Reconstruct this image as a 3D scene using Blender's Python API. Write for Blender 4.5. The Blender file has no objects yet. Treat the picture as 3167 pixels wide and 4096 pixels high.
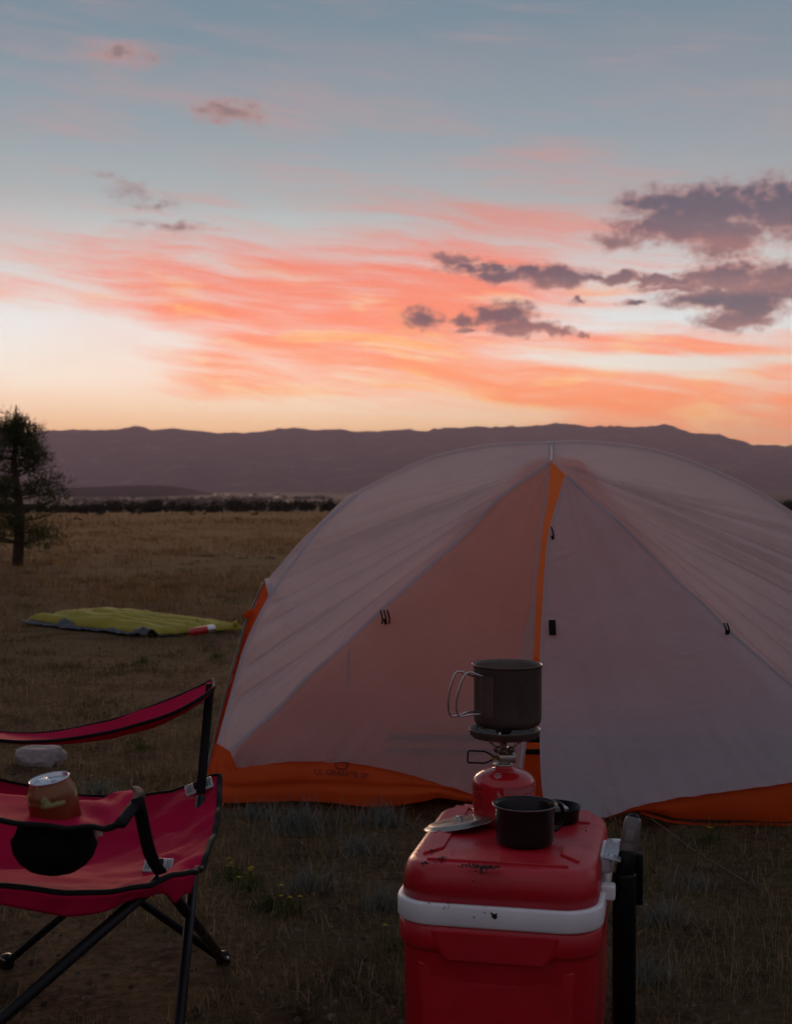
import bpy, bmesh, math, random
import numpy as np
from mathutils import Vector, Matrix, noise

random.seed(7)
rng = np.random.default_rng(11)
SC = bpy.context.scene
COL = SC.collection

# ------------------------------------------------------------------ camera
FPX = 5300.0                      # focal length in pixels of the 3167 x 4096 picture
CX, CY, HZ = 1583.5, 2048.0, 1950.0
CAMZ = 0.95
PITCH = math.atan((CY - HZ) / FPX)
cam_d = bpy.data.cameras.new('camera')
cam = bpy.data.objects.new('camera', cam_d)
COL.objects.link(cam)
cam.location = (0, 0, CAMZ)
cam.rotation_euler = (math.pi / 2 - PITCH, 0, 0)
cam_d.sensor_fit = 'VERTICAL'
cam_d.sensor_height = 36.0
cam_d.lens = 36.0 * FPX / 4096.0
cam_d.clip_start = 0.05
cam_d.clip_end = 60000
cam_d.dof.use_dof = True
cam_d.dof.focus_distance = 2.6
cam_d.dof.aperture_fstop = 9.0
SC.camera = cam

SC.render.engine = 'CYCLES'
SC.cycles.use_denoising = True
SC.cycles.use_adaptive_sampling = True
SC.cycles.adaptive_threshold = 0.02
SC.cycles.max_bounces = 6
SC.cycles.diffuse_bounces = 3
SC.cycles.transparent_max_bounces = 10
SC.cycles.volume_bounces = 0
SC.view_settings.view_transform = 'Standard'
SC.view_settings.look = 'None'
SC.view_settings.exposure = 0.2
SC.view_settings.gamma = 1.0
SC.view_settings.use_curve_mapping = False


def at(x, y, d):
    """pixel of the photograph + distance along Y -> point in the world"""
    a = (x - CX) / FPX
    b = -(y - CY) / FPX
    v = Vector((a, math.cos(PITCH) + b * math.sin(PITCH), b * math.cos(PITCH) - math.sin(PITCH)))
    v *= d / v.y
    return Vector((v.x, v.y, v.z + CAMZ))


def azel(x, y):
    v = at(x, y, 1.0) - Vector((0, 0, CAMZ))
    return math.degrees(math.atan2(v.x, v.y)), math.degrees(math.asin(v.z / v.length))


def lin1(c):
    c /= 255.0
    return c / 12.92 if c <= 0.04045 else ((c + 0.055) / 1.055) ** 2.4


def lin(r, g, b):
    return (lin1(r), lin1(g), lin1(b), 1.0)


# ------------------------------------------------------------------ node helper
class E:
    """a socket with arithmetic, for writing node maths as formulas"""
    def __init__(self, nt, s):
        self.nt, self.s = nt, s

    def _m(self, op, *o, clamp=False):
        n = self.nt.nodes.new('ShaderNodeMath')
        n.operation = op
        n.use_clamp = clamp
        for i, v in enumerate((self,) + o):
            if isinstance(v, E):
                self.nt.links.new(v.s, n.inputs[i])
            else:
                n.inputs[i].default_value = v
        return E(self.nt, n.outputs[0])

    def __add__(self, o): return self._m('ADD', o)
    def __radd__(self, o): return self._m('ADD', o)
    def __sub__(self, o): return self._m('SUBTRACT', o)
    def __rsub__(self, o): return (self * -1.0) + o
    def __mul__(self, o): return self._m('MULTIPLY', o)
    def __rmul__(self, o): return self._m('MULTIPLY', o)
    def __truediv__(self, o): return self._m('DIVIDE', o)
    def max(self, o): return self._m('MAXIMUM', o)
    def min(self, o): return self._m('MINIMUM', o)
    def clamp(self): return self._m('ADD', 0.0, clamp=True)
    def exp(self): return self._m('EXPONENT')
    def sqrt(self): return self._m('SQRT')
    def pow(self, o): return self._m('POWER', o)

    def step(self, a, b):
        n = self.nt.nodes.new('ShaderNodeMapRange')
        n.interpolation_type = 'SMOOTHSTEP'
        self.nt.links.new(self.s, n.inputs[0])
        n.inputs[1].default_value, n.inputs[2].default_value = a, b
        return E(self.nt, n.outputs[0])


def xyz(nt, x, y, z=0.0):
    n = nt.nodes.new('ShaderNodeCombineXYZ')
    for i, v in enumerate((x, y, z)):
        if isinstance(v, E):
            nt.links.new(v.s, n.inputs[i])
        else:
            n.inputs[i].default_value = v
    return E(nt, n.outputs[0])


def noise_tex(nt, vec, scale=1.0, detail=4.0, rough=0.55, dist=0.0):
    n = nt.nodes.new('ShaderNodeTexNoise')
    if vec is not None:
        nt.links.new(vec.s, n.inputs['Vector'])
    n.inputs['Scale'].default_value = scale
    n.inputs['Detail'].default_value = detail
    n.inputs['Roughness'].default_value = rough
    n.inputs['Distortion'].default_value = dist
    return E(nt, n.outputs[0])


def ramp(nt, fac, stops, interp='LINEAR'):
    n = nt.nodes.new('ShaderNodeValToRGB')
    cr = n.color_ramp
    cr.interpolation = interp
    while len(cr.elements) < len(stops):
        cr.elements.new(0.5)
    for e, (p, c) in zip(cr.elements, stops):
        e.position = p
        e.color = c
    nt.links.new(fac.s, n.inputs[0])
    return E(nt, n.outputs[0])


def mix(nt, f, a, b):
    n = nt.nodes.new('ShaderNodeMix')
    n.data_type = 'RGBA'
    for key, v in ((0, f), (6, a), (7, b)):
        if isinstance(v, E):
            nt.links.new(v.s, n.inputs[key])
        else:
            n.inputs[key].default_value = v
    return E(nt, n.outputs[2])


# ------------------------------------------------------------------ sky
SUN_AZ, SUN_EL = -10.0, 4.5
world = bpy.data.worlds.new('World')
SC.world = world
world.use_nodes = True
wt = world.node_tree
wt.nodes.clear()
tc = wt.nodes.new('ShaderNodeTexCoord')
sep = wt.nodes.new('ShaderNodeSeparateXYZ')
wt.links.new(tc.outputs['Generated'], sep.inputs[0])
dx, dy, dz = (E(wt, sep.outputs[i]) for i in range(3))
U = dx._m('ARCTAN2', dy) * 57.2958
V = dz._m('ARCSINE') * 57.2958
Vf = (V / 90.0).clamp()
front = ramp(wt, Vf, [(0.0, lin(255, 176, 98)), (0.028, lin(255, 204, 152)), (0.05, lin(255, 238, 218)),
                      (0.075, lin(240, 248, 246)), (0.105, lin(214, 220, 218)), (0.135, lin(174, 181, 183)),
                      (0.165, lin(148, 164, 172)), (0.20, lin(124, 147, 160)), (0.26, lin(100, 127, 145)),
                      (0.5, lin(108, 124, 140)), (1.0, lin(108, 122, 138))])
back = ramp(wt, Vf, [(0.0, lin(88, 80, 94)), (0.06, lin(104, 94, 106)), (0.12, lin(134, 122, 134)), (0.25, lin(140, 140, 152)),
                     (0.5, lin(122, 128, 142)), (1.0, lin(112, 124, 138))])
dU = U - SUN_AZ
wf = ((dU * dU) * (-1.0 / (62.0 * 62.0))).exp()
col = mix(wt, wf, back, front)
# the physical dusk sky lends its own gradient
nish = wt.nodes.new('ShaderNodeTexSky')
nish.sky_type = 'NISHITA'
nish.sun_disc = False
nish.sun_elevation = math.radians(1.0)
nish.sun_rotation = math.radians(SUN_AZ)
nish.altitude = 2300
nsc = wt.nodes.new('ShaderNodeVectorMath')
nsc.operation = 'SCALE'
wt.links.new(nish.outputs[0], nsc.inputs[0])
nsc.inputs['Scale'].default_value = 0.05
col = mix(wt, 0.12, col, E(wt, nsc.outputs[0]))

# centre and half sizes of the cloud banks (pixels of the photograph, turned into degrees below), strength
CIRRUS = [(1250, 1130, 850, 150, 0.34), (350, 1190, 500, 70, 0.24), (1850, 1220, 700, 160, 0.24), (900, 1390, 450, 110, 0.24),
           (1500, 1500, 700, 120, 0.22), (2750, 1580, 900, 170, 0.46), (2500, 1380, 600, 40, 0.18), (1050, 1560, 400, 40, 0.16),
           (250, 1640, 260, 45, 0.26), (2050, 860, 560, 160, 0.22), (1150, 480, 330, 90, 0.20), (260, 480, 260, 260, 0.07),
           (350, 1440, 300, 190, -0.42), (2800, 1445, 380, 24, -0.42), (2150, 1415, 300, 34, -0.20), (1100, 1675, 800, 60, -0.34),
           (1900, 1690, 260, 30, -0.2), (480, 225, 130, 60, 0.30), (300, 830, 400, 200, -0.12), (1650, 1340, 300, 100, 0.10),
           (3000, 250, 900, 300, -0.06), (620, 1240, 350, 40, 0.20), (2200, 610, 240, 45, 0.24), (520, 990, 600, 70, 0.08)]
BANKS = [(2340, 1112, 130, 15, .9), (2590, 1117, 170, 17, .9), (1960, 1082, 140, 15, .8), (2720, 1150, 200, 16, .7), (2820, 830, 330, 105), (2720, 900, 290, 80), (2900, 940, 170, 110), (2620, 810, 190, 50, .8), (2480, 960, 110, 40, .7),
           (1822, 1036, 108, 30), (1880, 1075, 130, 24, .7), (2010, 1105, 150, 26, .9), (2210, 1106, 175, 44), (2120, 1085, 90, 40),
           (2480, 1115, 110, 26), (2690, 1120, 190, 24), (2900, 1110, 220, 60), (2850, 1190, 230, 50, .9), (3000, 1200, 150, 120),
           (2960, 1280, 170, 50, .9), (2860, 1300, 80, 18, .8), (1690, 1275, 96, 44), (2010, 1262, 140, 60), (2080, 1310, 150, 40),
           (1850, 1285, 60, 26, .8), (2210, 1322, 80, 22), (2330, 1335, 50, 10, .8), (1860, 1325, 60, 12, .7), (2080, 1330, 80, 24, .9),
           (910, 448, 150, 46, .62), (3120, 830, 230, 130), (3130, 1130, 200, 80), (2530, 1210, 60, 12, .7), (2320, 1205, 50, 12, .7),
           (700, 905, 110, 16, .22), (445, 712, 34, 18, .26), (520, 765, 60, 16, .18), (600, 810, 60, 18, .18), (500, 215, 140, 34, .34)]
# high thin cloud over the whole sky
veil = noise_tex(wt, xyz(wt, U * 0.035, V * 0.13, 2.0), 1.0, 3.0, 0.55).step(0.46, 0.80) * 0.4
vcol = ramp(wt, Vf, [(0.0, lin(252, 172, 126)), (0.08, lin(244, 160, 132)), (0.16, lin(180, 152, 152)), (0.4, lin(150, 138, 144)), (1.0, lin(136, 130, 140))])
vb = ramp(wt, Vf, [(0.0, lin(160, 134, 138)), (0.2, lin(166, 146, 150)), (0.5, lin(150, 138, 146)), (1.0, lin(130, 130, 140))])
vcol = mix(wt, wf, vb, vcol)
gen = mix(wt, veil, col, vcol)
bg0 = wt.nodes.new('ShaderNodeBackground')
wt.links.new(gen.s, bg0.inputs[0])

# the cloud banks towards the afterglow, in degrees of azimuth and elevation
UV = xyz(wt, U, V, 0.0)


def vmad(vec, sx, sy, ox, oy):
    n = wt.nodes.new('ShaderNodeVectorMath')
    n.operation = 'MULTIPLY_ADD'
    wt.links.new(vec.s, n.inputs[0])
    n.inputs[1].default_value = (sx, sy, 0)
    n.inputs[2].default_value = (ox, oy, 0)
    return E(wt, n.outputs[0])


def ellipse(vec, px, py, rx, ry):
    """distance from the middle of an elliptical bank, 1 at its rim"""
    u, v = azel(px, py)
    sx, sy = 92.5 / rx, 92.5 / ry
    q = vmad(vec, sx, sy, -u * sx, -v * sy)
    n = wt.nodes.new('ShaderNodeVectorMath')
    n.operation = 'LENGTH'
    wt.links.new(q.s, n.inputs[0])
    return E(wt, n.outputs['Value'])


def fbm(sx, sy, ox, oy, detail, rough, vec=None):
    n = wt.nodes.new('ShaderNodeTexNoise')
    n.noise_dimensions = '2D'
    wt.links.new(vmad(vec or UV, sx, sy, ox, oy).s, n.inputs['Vector'])
    n.inputs['Scale'].default_value = 1.0
    n.inputs['Detail'].default_value = detail
    n.inputs['Roughness'].default_value = rough
    return n


w0 = fbm(0.10, 0.22, 3.1, 1.7, 3.0, 0.5)
wv = wt.nodes.new('ShaderNodeVectorMath')
wv.operation = 'MULTIPLY_ADD'
wt.links.new(w0.outputs['Color'], wv.inputs[0])
wv.inputs[1].default_value = (4.5, 1.3, 0)
wt.links.new(xyz(wt, U, V + U * 0.10, 0.0).s, wv.inputs[2])
UVs = E(wt, wv.outputs[0])
streak = E(wt, fbm(0.085, 0.85, 0.3, 0.9, 7.0, 0.60, UVs).outputs[0])
fine = E(wt, fbm(0.26, 2.9, 5.0, 2.0, 6.0, 0.62, UVs).outputs[0])
bias = None
for px, py, rx, ry, amp in CIRRUS:
    g = (1.0 - ellipse(UV, px, py, rx * 1.7, ry * 1.7))._m('MAXIMUM', 0.0) * amp
    bias = g if bias is None else bias + g
cir = (bias * 1.25 + (streak - 0.5) * 1.0 + (fine - 0.5) * 0.42).step(-0.10, 0.60)
ccol = ramp(wt, Vf, [(0.0, lin(255, 132, 58)), (0.03, lin(255, 140, 76)), (0.055, lin(255, 148, 94)), (0.08, lin(252, 132, 92)),
                     (0.105, lin(242, 128, 102)), (0.13, lin(214, 140, 128)), (0.165, lin(176, 150, 152)), (0.3, lin(135, 132, 146)),
                     (1.0, lin(95, 108, 128))])
gold = E(wt, fbm(0.22, 1.1, 12.0, 6.0, 5.0, 0.55, UVs).outputs[0]).step(0.50, 0.68) * V.step(10.5, 7.0) * 0.6
ccol = mix(wt, gold, ccol, lin(255, 188, 104))
det = mix(wt, cir * 0.93, gen, ccol)

# dark cumulus between us and the glow: each bank an ellipse with a ragged edge
w1 = fbm(0.9, 1.1, 21.0, 3.0, 6.0, 0.62)
dv = wt.nodes.new('ShaderNodeVectorMath')
dv.operation = 'MULTIPLY_ADD'
wt.links.new(w1.outputs['Color'], dv.inputs[0])
dv.inputs[1].default_value = (1.7, 0.9, 0)
wt.links.new(vmad(UV, 1, 1, -0.85, -0.45).s, dv.inputs[2])
UVd = E(wt, dv.outputs[0])
rag = E(wt, fbm(1.5, 2.5, 4.0, 9.0, 8.0, 0.60).outputs[0])
dark = None
for bk in BANKS:
    k = bk[4] if len(bk) > 4 else 1.0
    m_ = 1.0 - ellipse(UVd, *bk[:4])
    if k != 1.0:
        m_ = m_ * k
    dark = m_ if dark is None else dark.max(m_)
dk = (dark * 1.0 + (rag - 0.5) * 0.90).step(-0.26, 0.46)
under = (dark * 0.8 + (rag - 0.5) * 1.2).step(0.0, 0.52)
warmdark = ramp(wt, Vf, [(0.05, lin(170, 108, 96)), (0.11, lin(166, 114, 108)), (0.14, lin(150, 118, 120)), (0.175, lin(176, 136, 130)), (0.25, lin(160, 134, 134))])
colddark = ramp(wt, Vf, [(0.05, lin(92, 72, 80)), (0.11, lin(80, 76, 92)), (0.14, lin(84, 84, 100)), (0.175, lin(120, 106, 108)), (0.25, lin(124, 112, 116))])
def rowv(y): return azel(2000, y)[1] / 30.0


sepd = wt.nodes.new('ShaderNodeSeparateXYZ')
wt.links.new(UVd.s, sepd.inputs[0])
low = ramp(wt, (E(wt, sepd.outputs[1]) / 30.0).clamp(), [(rowv(y), (g, g, g, 1)) for y, g in
           ((1370, 1.0), (1325, 0.65), (1270, 0.12), (1215, 0.0), (1160, 0.75), (1110, 0.15), (1060, 0.0), (1015, 0.85), (950, 0.4), (860, 0.08), (760, 0.0), (490, 0.7), (440, 0.1), (400, 0.0))])
dcol = mix(wt, (under * (1.0 - low * 0.85)).clamp(), warmdark, colddark)
det = mix(wt, dk * 0.92, det, dcol)
bg1 = wt.nodes.new('ShaderNodeBackground')
wt.links.new(det.s, bg1.inputs[0])
# beyond these banks only the thin veil goes on
uc = (dx._m('ARCTAN2', dy) * 57.2958)._m('ABSOLUTE').step(27.0, 20.0)
win = uc * V.step(30.0, 22.0) * V.step(-0.5, 0.5)
# the glow along the horizon, seen through the evening haze
gain = (V._m('MAXIMUM', 0.0) * (-1.0 / 4.0)).exp() * wf * 1.0 + 1.0
wt.links.new(gain.s, bg0.inputs[1])
wt.links.new(gain.s, bg1.inputs[1])
ms = wt.nodes.new('ShaderNodeMixShader')
wt.links.new(win.s, ms.inputs[0])
wt.links.new(bg0.outputs[0], ms.inputs[1])
wt.links.new(bg1.outputs[0], ms.inputs[2])
wo = wt.nodes.new('ShaderNodeOutputWorld')
wt.links.new(ms.outputs[0], wo.inputs[0])
world.cycles.sampling_method = 'MANUAL'
world.cycles.sample_map_resolution = 512

# the sun itself has set behind the range: only its broad, weak afterglow is left
sun_d = bpy.data.lights.new('sun', 'SUN')
sun_d.energy = 1.5
sun_d.angle = math.radians(18)
sun_d.color = (1.0, 0.62, 0.40)
sun = bpy.data.objects.new('sun', sun_d)
COL.objects.link(sun)
sv = Vector((math.sin(math.radians(SUN_AZ)) * math.cos(math.radians(SUN_EL)),
             math.cos(math.radians(SUN_AZ)) * math.cos(math.radians(SUN_EL)), math.sin(math.radians(SUN_EL))))
sun.rotation_euler = sv.to_track_quat('Z', 'Y').to_euler()


# ------------------------------------------------------------------ materials
def new_mat(name):
    m = bpy.data.materials.new(name)
    m.use_nodes = True
    nt = m.node_tree
    p = nt.nodes['Principled BSDF']
    return m, nt, p


def obj_coord(nt):
    n = nt.nodes.new('ShaderNodeTexCoord')
    return E(nt, n.outputs['Object'])


def world_pos(nt):
    n = nt.nodes.new('ShaderNodeNewGeometry')
    return E(nt, n.outputs['Position'])


def bump(nt, p, h, dist=0.002, strength=0.5):
    b = nt.nodes.new('ShaderNodeBump')
    b.inputs['Strength'].default_value = strength
    b.inputs['Distance'].default_value = dist
    nt.links.new(h.s, b.inputs['Height'])
    nt.links.new(b.outputs[0], p.inputs['Normal'])


def mat(name, c1, c2=None, rough=0.6, metal=0.0, scale=30.0, bscale=None, bdist=0.0006, bstr=0.4, spec=0.5, coat=0.0, rough2=None):
    m, nt, p = new_mat(name)
    pos = world_pos(nt)
    c2 = c2 or tuple(x * 0.75 for x in c1)
    n = noise_tex(nt, pos, scale, 5.0, 0.6)
    c = ramp(nt, n, [(0.32, (*c2, 1)), (0.68, (*c1, 1))])
    nt.links.new(c.s, p.inputs['Base Color'])
    p.inputs['Metallic'].default_value = metal
    p.inputs['Specular IOR Level'].default_value = spec
    p.inputs['Coat Weight'].default_value = coat
    if rough2 is None:
        p.inputs['Roughness'].default_value = rough
    else:
        n2 = noise_tex(nt, pos, scale * 0.6, 4.0, 0.6)
        nt.links.new((n2.step(0.3, 0.7) * (rough2 - rough) + rough).s, p.inputs['Roughness'])
    if bscale:
        bump(nt, p, noise_tex(nt, pos, bscale, 3.0, 0.6), bdist, bstr)
    return m


def fabric(name, c1, c2, trans, clear, rough=0.78, weave=900.0, scale=6.0, tk=1.0, spec=0.35, crease=0.0):
    """thin woven cloth: reflects, lets light through diffusely, and is a little see-through"""
    m, nt, p = new_mat(name)
    pos = world_pos(nt)
    n = noise_tex(nt, pos, scale, 4.0, 0.6)
    c = ramp(nt, n, [(0.3, (*c2, 1)), (0.7, (*c1, 1))])
    nt.links.new(c.s, p.inputs['Base Color'])
    p.inputs['Roughness'].default_value = rough
    p.inputs['Specular IOR Level'].default_value = spec
    hgt = noise_tex(nt, pos, weave, 2.0, 0.5) * 0.0004
    if crease > 0:
        hgt = hgt + noise_tex(nt, pos, 9.0, 4.0, 0.62, 1.2) * crease
    bump(nt, p, hgt, 1.0, 0.6)
    out = nt.nodes['Material Output']
    last = p.outputs[0]
    if trans > 0:
        t = nt.nodes.new('ShaderNodeBsdfTranslucent')
        tcol = ramp(nt, n, [(0.3, (*[min(0.95, x * tk) for x in c2], 1)), (0.7, (*[min(0.95, x * tk) for x in c1], 1))])
        nt.links.new(tcol.s, t.inputs[0])
        mx = nt.nodes.new('ShaderNodeMixShader')
        mx.inputs[0].default_value = trans
        nt.links.new(last, mx.inputs[1])
        nt.links.new(t.outputs[0], mx.inputs[2])
        last = mx.outputs[0]
    if clear > 0:
        t = nt.nodes.new('ShaderNodeBsdfTransparent')
        t.inputs[0].default_value = (*[min(1, x * 1.3 + 0.2) for x in c1], 1)
        mx = nt.nodes.new('ShaderNodeMixShader')
        mx.inputs[0].default_value = clear
        nt.links.new(last, mx.inputs[1])
        nt.links.new(t.outputs[0], mx.inputs[2])
        last = mx.outputs[0]
    nt.links.new(last, out.inputs['Surface'])
    return m


M = {}
M['fly'] = fabric('tent_fly_grey', (0.60, 0.53, 0.535), (0.55, 0.485, 0.49), 0.52, 0.08, rough=0.34, tk=1.55, spec=0.7, crease=0.016)
M['door'] = fabric('tent_door_grey', (0.57, 0.49, 0.48), (0.52, 0.445, 0.435), 0.60, 0.22, rough=0.5, tk=1.38, crease=0.016)
M['tape'] = fabric('tent_seam_tape', (0.52, 0.49, 0.53), (0.46, 0.43, 0.47), 0.45, 0.0, tk=1.3)
M['outer_door'] = fabric('tent_outer_door', (0.53, 0.48, 0.51), (0.48, 0.435, 0.465), 0.42, 0.07, rough=0.45, tk=1.3, crease=0.016)
M['orange'] = fabric('tent_orange', (0.72, 0.095, 0.009), (0.62, 0.076, 0.008), 0.42, 0.0)
M['inner'] = fabric('inner_orange', (0.88, 0.24, 0.05), (0.80, 0.20, 0.04), 0.66, 0.14, tk=1.1)
M['strap'] = mat('webbing_black', (0.010, 0.009, 0.010), rough=0.8, bscale=700, scale=60, spec=0.15)
M['print'] = mat('dark_print', (0.11, 0.018, 0.006), rough=0.8)
M['pole'] = mat('pole_bronze', (0.12, 0.085, 0.07), rough=0.45, metal=0.5)
M['cord'] = mat('cord_tan', (0.20, 0.13, 0.07), rough=0.8, bscale=900)
M['chair'] = fabric('chair_red', (0.58, 0.010, 0.065), (0.48, 0.008, 0.054), 0.14, 0.0, weave=1200, scale=9, spec=0.05)
M['trim'] = mat('chair_trim', (0.012, 0.011, 0.012), rough=0.75, bscale=900, scale=50, spec=0.15)
M['tube'] = mat('chair_tube', (0.007, 0.007, 0.009), rough=0.35, scale=25, spec=0.28, rough2=0.55)
M['plate'] = mat('grey_plastic', (0.42, 0.40, 0.40), (0.34, 0.33, 0.33), rough=0.38, scale=80)
M['mesh'] = mat('pouch_mesh', (0.010, 0.006, 0.006), (0.004, 0.003, 0.003), rough=0.9, bscale=600, bdist=0.001, spec=0.1, scale=500)
M['ring'] = mat('ring_cream', (0.55, 0.48, 0.42), rough=0.5)
M['label'] = mat('care_label', (0.66, 0.58, 0.50), rough=0.8, scale=15)
M['labelred'] = mat('care_label_mark', (0.45, 0.03, 0.03), rough=0.8)
M['red'] = mat('cooler_red', (0.52, 0.008, 0.020), (0.44, 0.006, 0.016), rough=0.27, scale=14, bscale=420, bdist=0.0003, bstr=0.5, rough2=0.46, spec=0.6)
M['white'] = mat('cooler_white', (0.82, 0.82, 0.84), (0.74, 0.73, 0.74), rough=0.38, scale=16, bscale=420, bdist=0.0003, rough2=0.5)
M['hinge'] = mat('steel_plate', (0.42, 0.42, 0.44), (0.34, 0.34, 0.36), rough=0.42, metal=0.8, scale=60)
M['screw'] = mat('screw_steel', (0.6, 0.6, 0.62), rough=0.3, metal=1.0)
M['grip'] = mat('grip_grey', (0.15, 0.13, 0.12), (0.11, 0.10, 0.09), rough=0.4, scale=60)
M['blackp'] = mat('black_plastic', (0.006, 0.006, 0.007), rough=0.45, scale=60, spec=0.2)
M['soil'] = mat('soil_crumb', (0.020, 0.012, 0.008), rough=0.95, scale=300)
M['ti'] = mat('titanium', (0.135, 0.108, 0.092), (0.105, 0.083, 0.070), rough=0.45, metal=0.6, scale=40, bscale=700, bdist=0.0002)
M['steel'] = mat('bright_steel', (0.56, 0.53, 0.50), (0.46, 0.43, 0.40), rough=0.24, metal=1.0, scale=50, rough2=0.38)
M['steeldark'] = mat('burnt_steel', (0.20, 0.17, 0.15), (0.13, 0.11, 0.10), rough=0.4, metal=0.8, scale=70)
M['lidsteel'] = mat('lid_steel', (0.34, 0.30, 0.27), (0.26, 0.23, 0.21), rough=0.22, metal=0.9, scale=60, rough2=0.4)
M['brass'] = mat('brass', (0.55, 0.36, 0.12), rough=0.35, metal=1.0)
M['canred'] = mat('canister_red', (0.50, 0.012, 0.02), (0.43, 0.010, 0.016), rough=0.2, scale=20, coat=0.4)
M['enamel'] = mat('enamel_black', (0.006, 0.005, 0.005), (0.010, 0.008, 0.008), rough=0.30, scale=200, coat=0.05, spec=0.3)
M['foil'] = mat('foil', (0.5, 0.5, 0.53), rough=0.35, metal=0.7, bscale=120, bdist=0.003)
M['lidal'] = mat('can_lid_alu', (0.68, 0.70, 0.74), (0.6, 0.61, 0.64), rough=0.3, metal=0.9, scale=60)
M['candark'] = mat('can_mouth', (0.01, 0.008, 0.008), rough=0.6)
M['pad'] = fabric('pad_lime', (0.36, 0.30, 0.034), (0.29, 0.24, 0.028), 0.08, 0.0, weave=400)
M['tarp'] = mat('tarp_grey', (0.060, 0.060, 0.072), (0.028, 0.029, 0.036), rough=0.6, scale=9, bscale=60, bdist=0.004)
M['rock'] = mat('rock_pale', (0.36, 0.30, 0.29), (0.20, 0.165, 0.16), rough=0.9, scale=22, bscale=60, bdist=0.006)
M['bark'] = mat('bark', (0.085, 0.055, 0.036), (0.05, 0.033, 0.022), rough=0.95, scale=20, bscale=40, bdist=0.01)
M['yellow'] = mat('petal_yellow', (0.52, 0.32, 0.012), rough=0.8)


def leafmat(name, stops, rough=0.8, trans=0.3):
    m, nt, p = new_mat(name)
    g = nt.nodes.new('ShaderNodeNewGeometry')
    c = ramp(nt, E(nt, g.outputs['Random Per Island']), stops)
    nt.links.new(c.s, p.inputs['Base Color'])
    p.inputs['Roughness'].default_value = rough
    p.inputs['Specular IOR Level'].default_value = 0.12
    t = nt.nodes.new('ShaderNodeBsdfTranslucent')
    nt.links.new(c.s, t.inputs[0])
    mx = nt.nodes.new('ShaderNodeMixShader')
    mx.inputs[0].default_value = trans
    nt.links.new(p.outputs[0], mx.inputs[1])
    nt.links.new(t.outputs[0], mx.inputs[2])
    nt.links.new(mx.outputs[0], nt.nodes['Material Output'].inputs['Surface'])
    return m


M['grass'] = leafmat('grass_blades', [(0.0, (0.075, 0.078, 0.034, 1)), (0.35, (0.13, 0.110, 0.052, 1)), (0.7, (0.26, 0.175, 0.086, 1)), (1.0, (0.44, 0.31, 0.18, 1))])
M['drygrass'] = leafmat('dry_field_grass', [(0.0, (0.12, 0.070, 0.028, 1)), (0.5, (0.22, 0.124, 0.050, 1)), (1.0, (0.33, 0.19, 0.080, 1))])
M['sage'] = leafmat('sage_leaf', [(0.0, (0.10, 0.11, 0.085, 1)), (0.5, (0.17, 0.18, 0.15, 1)), (1.0, (0.27, 0.27, 0.23, 1))])
M['herb'] = leafmat('herb_leaf', [(0.0, (0.045, 0.060, 0.020, 1)), (0.6, (0.080, 0.095, 0.030, 1)), (1.0, (0.13, 0.13, 0.05, 1))])
M['mat'] = leafmat('herb_mat', [(0.0, (0.030, 0.032, 0.016, 1)), (0.6, (0.062, 0.058, 0.028, 1)), (1.0, (0.13, 0.11, 0.055, 1))])
M['clod'] = leafmat('clod_earth', [(0.0, (0.035, 0.022, 0.015, 1)), (0.7, (0.11, 0.070, 0.046, 1)), (0.95, (0.15, 0.10, 0.072, 1)), (1.0, (0.22, 0.17, 0.14, 1))], 0.95, 0.0)
M['juniper'] = leafmat('juniper_foliage', [(0.0, (0.022, 0.020, 0.012, 1)), (0.6, (0.034, 0.030, 0.017, 1)), (1.0, (0.050, 0.043, 0.024, 1))], 0.9, 0.12)
M['needle'] = leafmat('pine_needles', [(0.0, (0.035, 0.042, 0.016, 1)), (0.6, (0.060, 0.066, 0.026, 1)), (1.0, (0.11, 0.10, 0.045, 1))])


# ------------------------------------------------------------------ mesh helpers
def tag(o, label=None, cat=None, group=None, kind=None):
    if label: o['label'] = label
    if cat: o['category'] = cat
    if group: o['group'] = group
    if kind: o['kind'] = kind
    return o


def empty(name, loc, label, cat, group=None):
    o = bpy.data.objects.new(name, None)
    COL.objects.link(o)
    o.location = loc
    o.empty_display_size = 0.05
    return tag(o, label, cat, group)


def link_mesh(name, me, m, parent=None, smooth=True):
    if m is not None and not me.materials:
        me.materials.append(M[m] if isinstance(m, str) else m)
    if smooth:
        me.polygons.foreach_set('use_smooth', [True] * len(me.polygons))
    o = bpy.data.objects.new(name, me)
    COL.objects.link(o)
    if parent is not None:
        o.parent = parent
        if parent.parent is None:
            o.matrix_parent_inverse = Matrix.Translation(-Vector(parent.location))
    return o


def mesh(name, vs, fs, m, parent=None, smooth=True):
    me = bpy.data.meshes.new(name)
    me.from_pydata([tuple(v) for v in vs], [], fs)
    me.update()
    return link_mesh(name, me, m, parent, smooth)


def merge(*parts):
    vs, fs = [], []
    for v, f in parts:
        b = len(vs)
        vs += list(v)
        fs += [tuple(i + b for i in q) for q in f]
    return vs, fs


def crom(pts, t):
    """Catmull-Rom through a list of points, t in 0..1"""
    n = len(pts) - 1
    f = min(max(t, 0.0), 1.0) * n
    i = min(int(f), n - 1)
    f -= i
    p1, p2 = pts[i], pts[i + 1]
    p0 = pts[i - 1] if i > 0 else p1 * 2 - p2
    p3 = pts[i + 2] if i + 2 <= n else p2 * 2 - p1
    return 0.5 * ((p1 * 2) + (p2 - p0) * f + (p0 * 2 - p1 * 5 + p2 * 4 - p3) * f * f + (p1 * 3 - p0 - p2 * 3 + p3) * f ** 3)


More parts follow.
